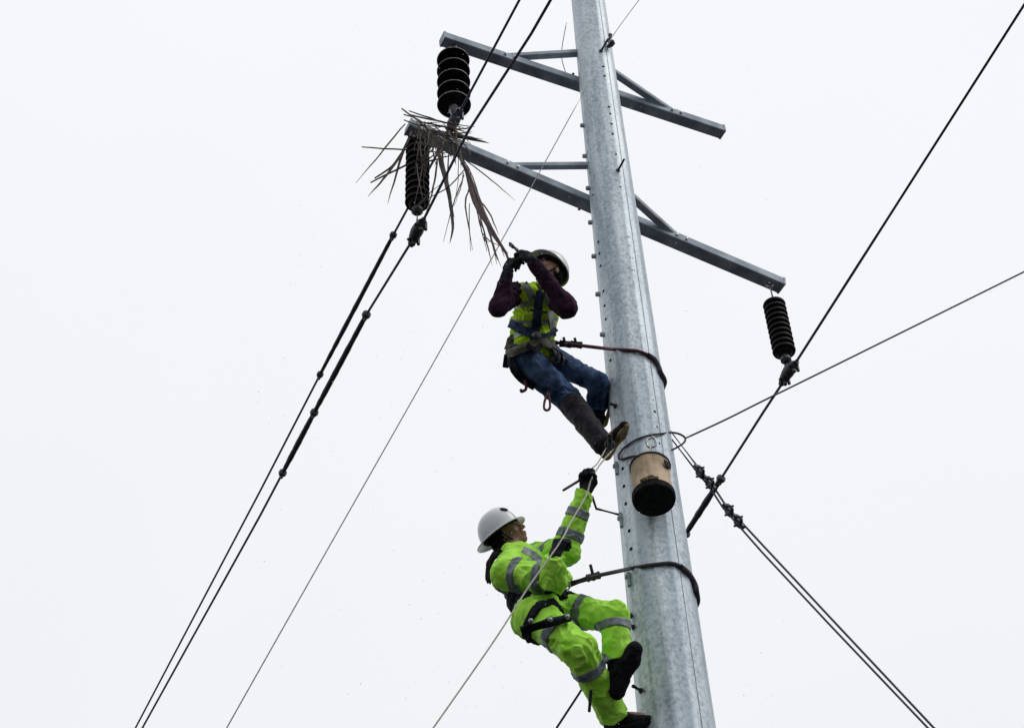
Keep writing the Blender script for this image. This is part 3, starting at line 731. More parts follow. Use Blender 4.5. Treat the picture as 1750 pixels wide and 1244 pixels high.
def hit(F_, x, y, out):                                # where a sight line first meets a field
    d = nrm(ray(x, y)); t = 8.5
    for _ in range(900):
        p = CAM+d*t
        for G_ in (F_ if isinstance(F_, list) else [F_]):
            i = np.round((p-G_.lo)/G_.h).astype(int)
            if (i >= 0).all() and (i < G_.n).all() and G_.a[tuple(i)] < out: return p
        t += .006
    return None
def strap(F_, pix, wd, name, m_, parent, out=.008, th=.006):
    P = smooth_path([A3(x, y, 0) for x, y in pix], 6); H = []
    for k, q in enumerate(P):
        d = P[min(k+1, len(P)-1)]-P[max(k-1, 0)]; n = nrm(A3(-d[1], d[0], 0)); row = []
        for s_ in (-1, -.33, .33, 1):
            g = hit(F_, q[0]+n[0]*s_*wd/2, q[1]+n[1]*s_*wd/2, out); row.append(g)
        good = [g for g in row if g is not None]
        if not good: continue
        m0 = np.mean([(g-CAM)@FW for g in good]); r2_ = []
        for s_, g in zip((-1, -.33, .33, 1), row):
            dd = ray(q[0]+n[0]*s_*wd/2, q[1]+n[1]*s_*wd/2)
            z = m0 if g is None else min((g-CAM)@FW, m0+.04)
            r2_.append(CAM+dd*z/(dd@FW))
        H.append(r2_)
    A_ = np.array(H)
    if len(A_) > 4:
        dz = (A_-CAM)@FW; sm = dz.copy()
        for _ in range(2): sm[1:-1] = (sm[:-2]+sm[1:-1]*2+sm[2:])/4
        A_ = CAM+(A_-CAM)*(sm/dz)[..., None]
    n_ = len(A_); vs = []; 
    for r_ in A_: vs += [p-FW*th for p in r_]
    for r_ in A_: vs += [p+FW*th*1.5 for p in r_]
    o_ = n_*4; fs = []
    for i in range(n_-1):
        for j in range(3):
            a = i*4+j; fs += [[a, a+1, a+5, a+4], [o_+a, o_+a+4, o_+a+5, o_+a+1]]
        a = i*4; fs += [[a, a+4, o_+a+4, o_+a], [a+3, o_+a+3, o_+a+7, a+7]]
    fs += [[0, o_, o_+1, 1], [1, o_+1, o_+2, 2], [2, o_+2, o_+3, 3]]; a = (n_-1)*4
    fs += [[a, a+1, o_+a+1, o_+a], [a+1, a+2, o_+a+2, o_+a+1], [a+2, a+3, o_+a+3, o_+a+2]]
    return MB().add(vs, fs).build(name, m_, parent, 'auto')

# ============ upper worker
def upper():
    Yp = 8.22
    pel = at(908, 606, Yp)
    hR = at(896, 612, Yp-.07); hL = at(930, 608, Yp+.10)
    kR = chain(hR, 972, 684, .43); aR = at(1031, 760, 8.08)
    kL = at(1022, 655, 8.42); aL = at(1018, 708, 8.62)
    chest = chain(pel, 912, 530, .37, True) if False else at(914, 528, Yp-.12)
    neck = chain(pel, 924, 498, .56, True)
    sR = at(881, 502, neck[1]-.02); sL = at(953, 513, neck[1]+.02)
    eR = chain(sR, 851, 526, .27, True); wR = chain(eR, 867, 469, .25, False)
    eL = chain(sL, 968, 526, .25, True); wL = chain(eL, 911, 448, .31, False)
    head = at(938, 466, neck[1]-.03)
    for n_, a, b_ in (('torso', pel, neck), ('thR', hR, kR), ('shR', kR, aR), ('thL', hL, kL), ('shL', kL, aL), ('uaR', sR, eR), ('faR', eR, wR), ('uaL', sL, eL), ('faL', eL, wL), ('neckhead', neck, head)):
        print('U', n_, round(float(np.linalg.norm(a-b_)), 3))
    print('U Ys', [round(float(p[1]), 2) for p in (pel, hR, kR, aR, hL, kL, aL, neck, sR, eR, wR, sL, eL, wL)])
    hf = view(-.66, .70, .24); hu = view(.32, .50, -.78); hu = nrm(hu-hf*(hu@hf))
    dR = nrm(at(867, 425, wR[1])-wR); handR = wR; 
    gripR = at(865, 428, wR[1]-.02); gripL = at(889, 422, wL[1])
    nR = view(.55, .1, -.5); dL = nrm(gripL-wL); nL = view(-.5, -.45, -.5)
    tz = nrm(neck-pel); tx = nrm(sL-sR); ty = nrm(np.cross(tx, tz))          # ty points to the back or chest
    if ty@FW > 0: fr_ = -ty
    else: fr_ = ty
    allp = [pel, kR, aR, kL, aL, neck, head, sR, eR, wR, sL, eL, wL, gripR, gripL]
    B = Field(allp, .006, .17)
    B.cap(pel, chest, .12, .13, .06, sq=(fr_, .75)); B.cap(chest, neck-tz*.05, .13, .09, .06, sq=(fr_, .75)); B.cap(neck-tz*.06, head-hu*.03, .056, .055, .03)
    B.cap(sR, sL, .055, .055, .05)
    for h_, k_, a_ in ((hR, kR, aR), (hL, kL, aL)):
        B.cap(pel, h_, .10, .085, .04); B.cap(h_, k_, .082, .052, .04); B.cap(k_, a_, .052, .036, .02)
    toeR = view(.50, .80, .05); soleR = view(.70, -.30, .55); toeL = view(.25, .9, -.2); soleL = view(.85, -.2, .2)
    for a_, t_, s_ in ((aR, toeR, soleR), (aL, toeL, soleL)): B.cap(a_, a_+t_*.13+s_*.04, .035, .03, .02)
    for s_, e_, w_ in ((sR, eR, wR), (sL, eL, wL)): B.cap(s_, e_, .048, .04, .03); B.cap(e_, w_, .038, .026, .02)
    hand(B, wR, dR, nR, 1.2, 1.22, thumb=-1, t=.7); hand(B, wL, dL, nL, 1.2, 1.22, thumb=1, t=.7)
    head_sdf(B, head, hf, hu)
    P = B.build('person', 'skin')
    tag(P, 'worker in yellow vest, maroon sleeves and blue jeans reaching up to the dry fronds', 'person', 'line workers roped to the pole')
    face_bits(P, head, hf, hu)
    # hair
    Hh = Field([head], .006, .16); r_ = np.cross(hf, hu)
    Hh.ell(head+hu*.03-hf*.02, (r_, hf, hu), (.084, .096, .094), .01); Hh.ell(head-hf*.05-hu*.03, (r_, hf, hu), (.072, .055, .07), .03)
    Hh.plane(head-hf*.0, hf+hu*.1); Hh.folds(.008, 30)
    Hh.build('hair', 'hair', P)
    # shirt
    S = Field([pel, neck, sR, eR, wR, sL, eL, wL], .006, .16)
    S.cap(pel+tz*.02, chest, .135, .145, .06, sq=(fr_, .8)); S.cap(chest, neck-tz*.07, .145, .10, .06, sq=(fr_, .8)); S.cap(sR, sL, .07, .07, .05)
    S.cap(sR, eR, .066, .058, .03); S.cap(eR, wR, .056, .038, .03, flat=1)
    S.cap(sL, eL, .072, .068, .03); S.cap(eL, wL, .062, .038, .03, flat=1)
    S.cap(neck-tz*.07, neck+tz*.0, .072, .066, .02, flat=1)
    S.plane(pel, -tz, pel, .3)
    Sf = S.copy(); S.pleats(view(.8, .5, 0), .012, 18, 5).pleats(view(-.6, .8, 0), .012, 18, 5, seed=3).folds(.004, 26, seed=2)
    S.build('shirt', 'shirt', P)
    # vest
    V = Field([pel, neck, sR, sL], .006, .2)
    V.cap(pel+tz*.015, chest, .150, .158, .05, sq=(fr_, .84)); V.cap(chest, neck-tz*.06, .158, .105, .06, sq=(fr_, .84)); V.cap(sR*.8+sL*.2, sL*.8+sR*.2, .083, .083, .04)
    V.plane(sR*.96+sL*.04, nrm(sR-sL), sR, .22); V.plane(sL*.96+sR*.04, nrm(sL-sR), sL, .22)
    V.cap(neck-tz*.11+fr_*.13, neck+tz*.1+fr_*.02, .018, .06, .01, cut=True)
    V.plane(pel-tz*.01, -tz, pel, .4)
    V.pleats(view(.95, -.3, 0), .020, 17, 4, seed=2).pleats(tz, .010, 14, 3, seed=4).folds(.004, 24, seed=5)
    ve = V.build('vest', 'vest', P)
    for pix, wd in (([(895, 484), (903, 496), (911, 512)], 13), ([(872, 524), (890, 521), (910, 519)], 9), ([(867, 546), (890, 552), (914, 553)], 9),
                    ([(934, 502), (938, 522), (944, 548), (946, 575)], 10), ([(869, 584), (880, 574), (896, 567)], 8), ([(922, 553), (938, 549), (952, 544)], 9)):
        strap(V, pix, wd, 'reflective_stripe', 'reflb', ve, .004, .004)
    # harness on the chest
    Vh = V
    hz = tag(empty('harness', chest, P))
    strap(V, [(925, 498), (921, 512), (919, 530), (917, 552), (914, 572), (913, 584)], 15, 'chest_strap', 'navy', hz, .014, .006)
    strap(V, [(870, 552), (884, 559), (898, 566), (912, 566)], 15, 'waist_strap', 'navy', hz, .012, .007)
    strap(V, [(912, 566), (926, 574), (940, 571), (952, 562)], 8, 'waist_strap', 'navy', hz, .012, .007)
    bcp = hit(V, 917, 572, .02)
    MB().lathe(bcp, fr_, [(.03, 0), (.036, .012), (.02, .026)], 12).build('buckle', 'bright', hz, 'auto')
    T = Field([pel], .006, .32)
    T.cap(pel-tz*.0-tx*.01, pel+tz*.085, .180, .178, .03, sq=(fr_, .82), flat=3); T.folds(.010, 18)
    T.build('tool_belt', 'olive', P)
    for off, sz in ((-.165, .03), (-.12, .024), (.13, .032), (.165, .026)):
        q = pel+tx*off+fr_*.10-tz*.0; MB().beam(q+tz*.04, q-tz*.06, sz*1.5, sz, fr_, .008).build('pouch', 'web', P, 'auto')
    # jeans
    J = Field([pel, hR, kR, hL, kL, aL, aR], .006, .2)
    J.cap(pel+tz*.03, pel-tz*.02, .142, .145, .05, sq=(fr_, .85)); butt = pel-tz*.06-fr_*.05
    J.cap(hR-tz*.02-fr_*.03, hL-tz*.02-fr_*.03, .115, .11, .05)
    J.plane(pel+tz*.035, tz, pel, .4)
    for h_, k_, a_, q in ((hR, kR, aR, .35), (hL, kL, aL, .75)):
        r_k = .082 if q < .5 else .070; J.cap(h_, k_, .108 if q < .5 else .095, r_k, .05); J.cap(k_, k_+(a_-k_)*q, r_k, .072, .03, flat=1)
    J.pleats(nrm(kR-hR), .016, 14, 3, seed=2).pleats(view(.5, .8, 0), .014, 18, 5, seed=7).folds(.004, 24, seed=9)
    J.build('jeans', 'denim', P)
    strap([J, V], [(866, 607), (880, 600), (898, 593), (916, 587), (934, 586), (952, 590)], 15, 'belt_cover', 'olive', hz, .016, .009)
    strap(J, [(872, 612), (878, 632), (892, 649), (914, 662)], 12, 'seat_shade_strap', 'web', hz, .010, .006)  # black harness strap that also paints in the shade along the jeans' seat
    strap([J, V], [(930, 588), (944, 597), (956, 610), (968, 620)], 9, 'tool_strap', 'web', hz, .014, .007)
    strap([J, V], [(900, 590), (915, 596), (926, 590)], 8, 'pouch_flap', 'web', hz, .026, .009)
    for (x_, y_, l_, r_k) in ((872, 612, 24, .012), (877, 616, 20, .014), (951, 598, 20, .016), (960, 604, 18, .013), (946, 594, 16, .012)):
        p_ = hit([J, V], x_, y_, .02)
        if p_ is None: p_ = at(x_, y_, Yp-.05)
        MB().tube([p_-FW*.02, at(x_+2, y_+l_*.5, p_[1]-.03), at(x_+3, y_+l_, p_[1]-.02)], [r_k, r_k*1.25, r_k*.8], 8).build('hanging_tool', rng.choice(['web', 'hard', 'olive']), P, True)
    # boots with tall shafts
    boot(P, aR, kR, kR+(aR-kR)*.10, toeR, soleR, .96, (.090, .070))
    boot(P, aL, kL, kL+(aL-kL)*.45, toeL, soleL, 1.0, (.074, .06))
    # gloves
    for w_, d_, n_, e_, th in ((wR, dR, nR, eR, -1), (wL, dL, nL, eL, 1)):
        G = Field([w_, w_+d_*.16], .0035, .09); hand(G, w_, d_, n_, 1.2, 1.22, thumb=th, k=.005, t=1.08)
        ar = nrm(e_-w_); G.cap(w_+ar*.085, w_, .050, .040, .012, flat=2); G.folds(.003, 30)
        G.build('glove', 'glove', P)
    he = helmet(P, head+hu*.035-hf*.002, hf, hu, 1.02, .045, .008, .006)
    MB().tube(smooth_path([head+r_*.088+hu*.02, head+r_*.074-hu*.06+hf*.02, head-hu*.125+hf*.06, head-r_*.074-hu*.06+hf*.02, head-r_*.088+hu*.02], 6), .006, 6).build('chin_strap', 'web', he, True)
    # hanging loops
    def hang(pts, r, m_): MB().tube(smooth_path(pts, 6), r, 6).build('tool_loop', m_, P, True)
    y0 = Yp-.02
    hang([at(938, 668, y0), at(931, 685, y0), at(930, 698, y0), at(936, 701, y0), at(940, 694, y0), at(938, 672, y0)], .009, 'rrope')
    hang([at(897, 650, y0), at(899, 664, y0), at(892, 669, y0), at(890, 666, y0)], .011, 'rrope')
    hang([at(868, 596, y0), at(863, 610, y0), at(866, 619, y0), at(873, 617, y0), at(870, 600, y0)], .006, 'bright')
    return dict(pel=pel, hand=at(865, 430, wR[1]-.02), wL=gripL, tz=tz, fr=fr_, tx=tx, aR=aR, belt=pel+tz*.03)
U_ = upper()

# ============ lower worker
def lower():
    Yp = 8.18
    pel = at(925, 1040, Yp)
    hR = at(915, 1052, Yp-.08); hL = at(950, 1040, Yp+.09)
    kR = chain(hR, 988, 1110, .42); aR = chain(kR, 1050, 1224, .48, False)
    kL = chain(hL, 1050, 1054, .45); aL = at(1057, 1160, kL[1]+.10)
    neck = at(880, 938, Yp+.02); chest = at(893, 975, Yp+.02)
    sR = at(866, 980, Yp-.14); sL = at(919, 955, Yp+.15)
    eR = chain(sR, 948, 990, .33, True); wR = at(948, 950, 7.80)
    eL = chain(sL, 966, 940, .29, True); wL = chain(eL, 1000, 842, .38, False)
    head = at(867, 911, neck[1]-.02)
    for n_, a, b_ in (('torso', pel, neck), ('thR', hR, kR), ('shR', kR, aR), ('thL', hL, kL), ('shL', kL, aL), ('uaR', sR, eR), ('faR', eR, wR), ('uaL', sL, eL), ('faL', eL, wL), ('neckhead', neck, head)):
        print('L', n_, round(float(np.linalg.norm(a-b_)), 3))
    print('L Ys', [round(float(p[1]), 2) for p in (pel, hR, kR, aR, hL, kL, aL, neck, sR, eR, wR, sL, eL, wL)])
    hf = view(.70, .63, .28); hu = view(-.62, .66, -.36); hu = nrm(hu-hf*(hu@hf)); r_ = np.cross(hf, hu)
    tz = nrm(neck-pel); tx = nrm(sR-sL); fr_ = nrm(np.cross(tz, tx))
    if fr_@RT < 0: fr_ = -fr_
    gR = at(957, 925, wR[1]-.02); dR = nrm(gR-wR); nR = view(.6, .1, -.6)
    gL = at(1009, 800, wL[1]-.02); dL = nrm(gL-wL); nL = view(-.3, .1, .8)
    toeL = view(.38, .92, .1); soleL = view(.05, -.15, .98); toeR = view(.6, .1, 0); soleR = view(.6, -.5, .5)
    allp = [pel, kR, aR, kL, aL, neck, head, sR, eR, wR, sL, eL, wL, gR, gL]
    B = Field(allp, .006, .17)
    B.cap(pel, chest, .12, .13, .06, sq=(fr_, .75)); B.cap(chest, neck-tz*.05, .13, .09, .06, sq=(fr_, .75)); B.cap(neck-tz*.06, head-hu*.03, .058, .056, .03)
    B.cap(sR, sL, .055, .055, .05)
    for h_, k_, a_ in ((hR, kR, aR), (hL, kL, aL)):
        B.cap(pel, h_, .10, .085, .04); B.cap(h_, k_, .082, .052, .04); B.cap(k_, a_, .052, .036, .02)
    for a_, t_, s_ in ((aR, toeR, soleR), (aL, toeL, soleL)): B.cap(a_, a_+t_*.13+s_*.04, .035, .03, .02)
    for s_, e_, w_ in ((sR, eR, wR), (sL, eL, wL)): B.cap(s_, e_, .048, .04, .03); B.cap(e_, w_, .038, .026, .02)
    hand(B, wR, dR, nR, 1.2, 1.22, thumb=1, t=.7); hand(B, wL, dL, nL, 1.2, 1.22, thumb=1, t=.7)
    head_sdf(B, head, hf, hu, .98)
    P = B.build('person', 'skin')
    tag(P, 'worker in lime green rain suit with grey stripes hauling on the pale rope', 'person', 'line workers roped to the pole')
    face_bits(P, head, hf, hu, .98)
    Hh = Field([head, neck], .006, .2)
    Hh.ell(head+hu*.02-hf*.025, (r_, hf, hu), (.088, .100, .098), .01); Hh.ell(head-hf*.055-hu*.055, (r_, hf, hu), (.085, .07, .095), .04)
    Hh.plane(head-hf*.004, hf+hu*.05); Hh.folds(.012, 26)
    Hh.cap(neck+tz*.02-fr_*.05, head-hf*.05-hu*.06, .08, .075, .03)
    Hh.folds(.010, 40, seed=3)
    hr = Hh.build('hair', 'hair', P)
    for i in range(9):                                       # locks falling behind the shoulder
        x0 = 848+rng.uniform(-6, 5); y1 = rng.uniform(985, 1000)
        yy = sR[1]+rng.uniform(.05, .16)
        MB().tube(smooth_path([at(x0+4, 940, yy), at(839+rng.uniform(-4, 4), 962, yy), at(836+rng.uniform(-3, 5), 980, yy), at(835+rng.uniform(-2, 6), y1, yy)], 5), [.016]*14+[.010, .005], 7).build('hair_lock', 'hair', hr, True)
    # jacket
    S = Field([pel, neck, sR, eR, wR, sL, eL, wL], .006, .22)
    S.cap(pel+tz*.10, chest, .165, .175, .06, sq=(fr_, .86)); S.cap(pel+tz*.01, pel+tz*.12, .150, .158, .05, sq=(fr_, .86)); S.cap(chest, neck-tz*.09, .165, .10, .05, sq=(fr_, .82)); S.cap(sR, sL, .078, .078, .05)
    S.cap(sR, eR, .100, .090, .04); S.cap(eR, wR, .084, .056, .03, flat=1)
    S.cap(sL, eL, .094, .088, .03); S.cap(eL, wL, .086, .052, .03, flat=1)
    S.cap(neck-tz*.10, neck-tz*.035, .088, .082, .02, flat=1)
    S.cap(neck-tz*.05, neck+tz*.12, .066, .072, .006, cut=True)
    S.plane(pel-tz*.01, -tz, pel, .25)
    S.pleats(view(.35, .9, .1), .022, 13, 3).pleats(view(.9, -.25, .1), .016, 17, 4, seed=3).folds(.005, 22, seed=2)
    ja = S.build('jacket', 'hivis', P)
    def st(a_, b_, t, hw, R, par, Fd, tilt=0): 
        c = a_+(b_-a_)*t; d = nrm(b_-a_)
        if tilt is not 0: d = nrm(d+tilt)
        Fd.band(c, d, hw, R, .006).build('reflective_stripe', 'refl', par)
    st(sR, eR, .24, .026, .15, ja, S); st(sR, eR, .74, .027, .15, ja, S)
    strap(S, [(879, 1000), (882, 1014), (892, 1030)], 15, 'reflective_stripe', 'refl', ja, .004, .004)
    strap(S, [(893, 938), (910, 946), (924, 958)], 11, 'reflective_stripe', 'refl', ja, .004, .004)
    st(eL, wL, .26, .030, .13, ja, S); st(eL, wL, .63, .029, .12, ja, S); st(sL, eL, .55, .024, .13, ja, S)
    st(pel, neck, .34, .027, .26, ja, S)
    for sd in (-.085, .085):
        S.band(chest+tx*sd+tz*.0, nrm(tx+tz*.1), .022, .15, .006).build('reflective_stripe', 'refl', ja)
    C_ = Field([neck], .006, .2); C_.cap(neck-tz*.095, neck-tz*.03, .098, .088, .01, flat=3); C_.cap(neck-tz*.1, neck+tz*.1, .066, .072, .006, cut=True); C_.folds(.008, 22)
    C_.build('collar', 'hivis', ja)
    C_ = Field([neck], .006, .2); C_.cap(neck-tz*.06, neck+tz*.03, .074, .062, .01, flat=3); C_.folds(.006, 22); C_.build('hoodie_neck', 'web', ja)
    # trousers
    J = Field([pel, hR, kR, hL, kL, aL, aR], .006, .22)
    J.cap(pel+tz*.05, pel-tz*.01, .148, .152, .05, sq=(fr_, .9)); J.cap(hR-fr_*.03, hL-fr_*.03, .120, .115, .05)
    J.plane(pel+tz*.055, tz, pel, .4)
    J.cap(hR, kR, .108, .092, .04); J.cap(kR, aR, .096, .088, .03, flat=1)
    J.cap(hL, kL, .108, .088, .04); J.cap(kL, kL+(aL-kL)*.74, .086, .080, .03, flat=1)
    J.pleats(nrm(kR-hR), .020, 13, 3, seed=1).pleats(view(.35, .9, 0), .018, 15, 4, seed=5).folds(.005, 20, seed=6)
    tr = J.build('trousers', 'hivis', P)
    st(hR, kR, .56, .031, .17, tr, J); st(kR, aR, .28, .031, .15, tr, J)
    st(hL, kL, .50, .030, .16, tr, J); st(kL, aL, .16, .028, .14, tr, J)
    # harness
    hz = tag(empty('harness', pel+tz*.08, P))
    W_ = Field([pel, chest], .006, .25); W_.cap(pel-tz*.015, pel+tz*.12, .184, .194, .03, sq=(fr_, .9), flat=3); W_.cap(pel-tz*.04, pel+tz*.08, .135, .140, .01, sq=(fr_, .9), cut=True)
    W_.folds(.012, 16); W_.build('waist_belt', 'web', hz)
    S.band(chest+tx*.02, nrm(tx+tz*.45), .022, .27, .014).build('chest_strap', 'web', hz) if False else None
    J.band(hR+(kR-hR)*.18, nrm(nrm(kR-hR)+tz*.25), .026, .17, .016).build('leg_strap', 'web', hz)
    J.band(hL+(kL-hL)*.22, nrm(kL-hL), .022, .16, .014).build('leg_strap', 'web', hz)
    a_, b_ = at(891, 1078, hR[1]-.16), at(936, 1064, hR[1]-.20)
    MB().tube([a_, b_, at(975, 1055, hR[1]-.19)], [.030, .028, .022], 12).build('padded_roll', 'web', hz, True)
    for xy in ((907, 1060), (970, 1053), (940, 1058)):
        p = at(*xy, hR[1]-.225); MB().lathe(p, view(0, 0, 1), [(.013, 0), (.016, .008), (.008, .016)], 10).build('rivet', 'bright', hz, 'auto')
    for xy, s_ in (((968, 1000), .022), ((958, 1003), .02), ((947, 1001), .018)):
        p = at(*xy, pel[1]-.24); MB().tube([p+s_*(cos(t)*RT+sin(t)*UP*1.2) for t in np.linspace(0, 2*pi, 17)], .005, 6, False).build('ring', 'bright', hz, True)
    q = at(895, 1050, pel[1]-.02); MB().beam(at(893, 1040, pel[1]-.12), at(905, 1078, pel[1]-.10), .09, .05, None, .012).build('pouch', 'web', hz, 'auto')
    boot(P, aL, kL, kL+(aL-kL)*.70, toeL, soleL, 1.22, (.066, .058), 'black', 'black')
    boot(P, aR, kR, kR+(aR-kR)*.75, toeR, soleR, 1.0, (.066, .058), 'black', 'black')
    for w_, d_, n_, e_, th in ((wR, dR, nR, eR, 1), (wL, dL, nL, eL, 1)):
        G = Field([w_, w_+d_*.16], .0035, .09); hand(G, w_, d_, n_, 1.2, 1.22, thumb=th, k=.005, t=1.08)
        ar = nrm(e_-w_); G.cap(w_+ar*.05, w_, .040, .034, .012, flat=2); G.folds(.003, 30)
        G.build('glove', 'glove', P)
    hc = head+hu*.032-hf*.035; he = helmet(P, hc, hf, hu, 1.06, .036, .045, .034)
    sg = 1 if r_@FW < 0 else -1; dv = nrm(hf*.74+hu*.62+r_*sg*.12); kk = 1/sqrt((dv@r_/.119)**2+(dv@hf/.143)**2+(dv@hu/.151)**2); nn_ = nrm(r_*(dv@r_)/.119**2+hf*(dv@hf)/.143**2+hu*(dv@hu)/.151**2)
    MB().lathe(hc+dv*kk-nn_*.004, nn_, [(.026, 0), (.026, .012), (.02, .014)], 14).build('badge', 'web', he, 'auto')
    MB().tube(smooth_path([head+r_*.088+hu*.02, head+r_*.078-hu*.06+hf*.03, head-hu*.125+hf*.05, head-r_*.078-hu*.06+hf*.03, head-r_*.088+hu*.02], 6), .005, 6).build('chin_strap', 'web', he, True)
    return dict(pel=pel, gR=gR, gL=gL, wR=wR, wL=wL, tz=tz, fr=fr_, aL=aL, aR=aR)
L_ = lower()

# ------------------------------------------------------------------ ropes
def lanyard(start, pix, name_lab, grab, m_, offs=.014, lift=0):
    on = [onpole(x, y, offs) for x, y in pix]
    last = on[-1]; zb = last[2]
    th0 = atan2(last[1]-PY0, last[0]-PX0); first = start[-1]; th1 = atan2(on[0][1]-PY0, on[0][0]-PX0)
    back = []; te = radians(188)
    for i in range(1, 8):
        t = th0+(te-th0)*i/8; z = zb+(start[0][2]+.1-zb)*.45*i/8; r = prad(z)+offs; back.append(A3(PX0+r*cos(t), PY0+r*sin(t), z))
    end = [start[0]+A3(0, .14, .02)]
    t = tag(empty('lanyard', start[0]), name_lab, 'lanyard', 'work positioning lanyards round the pole')
    MB().tube(smooth_path(start+on+back+end, 5), .0125, 8).build('rope', m_, t, True)
    thick = smooth_path(on[1:4] if len(on) > 4 else on[-3:], 4)
    MB().tube(smooth_path(on[-4:]+back[:2], 4), .019, 8).build('rope_sleeve', 'drope', t, True)
    for g in grab:
        p = at(*g[:2], start[0][1]+(start[-1][1]-start[0][1])*g[2]); dd = nrm(start[-1]-start[0])
        MB().tube([p-dd*.04, p+dd*.04], .026, 10).beam(p-A3(0, 0, .0), p+view(-.25, 1, 0)*g[3], .018, .02).lathe(p-view(0, .3, -1)*.03, view(0, .3, -1), [(.016, 0), (.02, .05)], 8).build('rope_grab', 'hard', t, 'auto')
    return t
ys = U_['pel'][1]-.12
st_ = [at(950, 586, ys), at(968, 587, ys), at(988, 590, ys+.01), at(1030, 595, ys+.05)]
lanyard(st_, [(1048, 597), (1070, 598), (1090, 600), (1106, 606), (1118, 614), (1125, 626), (1129, 637)], 'maroon and black lanyard running from the upper worker round the pole', [(985, 589, .4, .05), (966, 588, .2, .05)], 'rrope')
ys = L_['pel'][1]-.20
st_ = [at(966, 1001, ys), at(985, 994, ys), at(1014, 985, ys+.02), at(1060, 975, ys+.08)]
lanyard(st_, [(1078, 971), (1100, 967), (1122, 964), (1145, 962), (1162, 967), (1176, 979), (1187, 997), (1190, 1010)], 'thick dark lanyard running from the green suited worker round the pole', [(1014, 985, .5, .075)], 'drope')
for a, b_ in (((971, 999), (1008, 987)),):
    o = MB().tube([at(*a, ys-.005), at(*b_, ys+.01)], [.019, .017], 8).build('rope_sleeve', 'drope', bpy.data.objects['lanyard.001'], True)

# hand line: from the pulley down through both hands
yb = L_['gL'][1]-.05
pw = at(1042, 760, U_['aR'][1]-.10)
pul = tag(empty('pulley', pw), 'small dark pulley under the boot of the upper worker', 'pulley')
MB().lathe(pw+RT*-.0-FW*.012, FW, [(.03, 0), (.034, .006), (.024, .013), (.034, .02), (.03, .026)], 18).build('wheel', 'hard', pul, 'auto')
MB().beam(pw+UP*.045-FW*.018, pw-UP*.03-FW*.018, .035, .012, FW).tube([pw+UP*.05+.016*(cos(t)*RT+sin(t)*UP) for t in np.linspace(0, 2*pi, 13)], .005, 6, False)  .build('side_plate', 'hard', pul, 'auto')
g1 = L_['gR']; g2 = L_['gL']
toward = lambda p, d: p-nrm(FW)*d
line('hand_line', [at(1048, 768, pw[1]), at(1026, 793, (pw[1]+g2[1])/2), toward(at(1010, 818, g2[1]), .05), toward(at(1000, 846, L_['wL'][1]), .09), at(975, 893, L_['wL'][1]-.12), toward(g1, .04), at(905, 1000, g1[1]-.06), at(850, 1086, g1[1]-.08), at(780, 1187, g1[1]-.10), at(700, 1300, g1[1]-.12)], .0054, 'rope', 'pale rope running from the pulley through both hands of the green suited worker', 'rope')
line('sling_rope', [at(1036, 766, pw[1]), at(1022, 790, (pw[1]+g2[1])/2), at(1012, 800, g2[1])], .005, 'rope', 'second short strand between the pulley and the raised glove', 'rope')
line('rod', [at(962, 838, g2[1]), at(985, 824, g2[1]), at(1012, 808, g2[1])], .0085, 'hard', 'thin dark rod held in the raised hand of the green suited worker', 'rod')
line('strap', [at(1011, 1168, 8.15), at(1009, 1190, 8.15), at(1007, 1215, 8.15)], .010, 'web', 'short dark strap hanging under the leg of the green suited worker', 'strap')

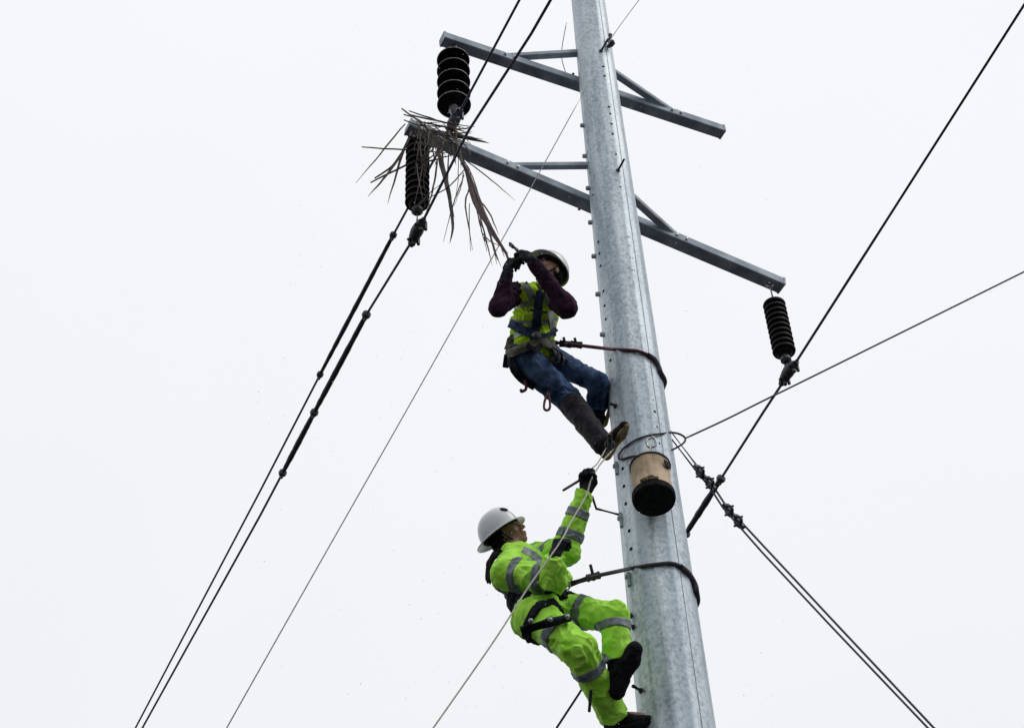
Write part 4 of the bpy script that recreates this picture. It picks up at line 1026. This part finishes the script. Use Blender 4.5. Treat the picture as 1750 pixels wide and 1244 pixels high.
# frond pulled by the upper worker
hp = U_['hand']; Yh = hp[1]; pulled = tag(empty('palm_frond', at(784, 267, YF)), 'bunched palm frond pulled down in the gloved fist of the upper worker', 'palm frond')
for i in range(34):
    o1, o2, o3 = rng.uniform(-5, 5), rng.uniform(-7, 7), rng.uniform(-3, 3); q = rng.random()
    base = [(866+o3*.6, 434), (839+o1, 393+o1*.3), (815+o2, 345), (800+o2*.7, 295), (785+o1, 267)]
    cutn = rng.choice([3, 4, 4, 5, 5]) if i > 10 else 5
    leaf(base[:cutn], rng.uniform(.008, .014), Yh, rng.choice(['frond', 'frondbr', 'frondred', 'frondred', 'frondtan']), pulled, dY=(YF-Yh)*(cutn-1)/4)
for pix in ([(815, 350), (830, 406), (841, 454)], [(834, 391), (845, 428), (856, 456)], [(822, 395), (836, 412), (853, 420)], [(838, 400), (846, 430), (850, 446)], [(812, 340), (822, 390), (833, 430)], [(826, 370), (840, 410), (849, 452)],
            [(829, 400), (828, 410), (836, 414)], [(806, 320), (818, 372), (830, 402)], [(846, 402), (856, 420), (862, 440)], [(818, 340), (838, 368), (852, 402)]):
    leaf(pix, .011, Yh-.03, rng.choice(['frond', 'frondred']), pulled, dY=-.02)
MB().tube(smooth_path([at(784, 268, YF), at(800, 293, YF*.7+Yh*.3), at(820, 345, YF*.4+Yh*.6), at(842, 393, Yh), at(866, 436, Yh), at(868, 452, Yh)], 6), [.005, .006, .006]+[.008]*28, 8).build('stem', 'frondred', pulled, True)
# cutting tool in the other glove
g = U_['wL']
sk = tag(empty('hand_tool', g), 'short dark cutting tool held in the other glove beside the helmet', 'tool')
MB().tube([at(875, 420, g[1]-.02), at(883, 427, g[1]-.02), at(894, 438, g[1]-.02)], [.010, .012, .012], 8).build('handle', 'hard', sk, True)
MB().beam(at(871, 417, g[1]-.02), at(877, 422, g[1]-.02), .03, .016, None, .003).build('blade', 'hard', sk)

# ------------------------------------------------------------------ falling snow
sn = MB()
r2 = random.Random(5)
for i in range(260):
    x, y = r2.uniform(430, 1340), r2.uniform(20, 1240); Y = r2.uniform(4.5, 8.0); p = at(x, y, Y); r = r2.uniform(.0014, .0034)*Y/7
    sn.add([p+A3(r, 0, 0), p+A3(-r, 0, 0), p+A3(0, r, 0), p+A3(0, -r, 0), p+A3(0, 0, r*1.5), p+A3(0, 0, -r*1.5)], [[0, 2, 4], [2, 1, 4], [1, 3, 4], [3, 0, 4], [2, 0, 5], [1, 2, 5], [3, 1, 5], [0, 3, 5]])
nt2 = MT['snow'].node_tree; tb = nt2.nodes.new('ShaderNodeBsdfTranslucent'); df = nt2.nodes.new('ShaderNodeBsdfDiffuse'); ms = nt2.nodes.new('ShaderNodeMixShader')
tb.inputs[0].default_value = df.inputs[0].default_value = (.98, .98, .98, 1); ms.inputs[0].default_value = .6
nt2.links.new(df.outputs[0], ms.inputs[1]); nt2.links.new(tb.outputs[0], ms.inputs[2]); nt2.links.new(ms.outputs[0], nt2.nodes['Material Output'].inputs[0])
so_ = link('falling_snow', sn.v, sn.f, 'snow', None, False); tag(so_, 'sparse tiny white flakes of falling sleet around the pole', 'snow', kind='stuff')
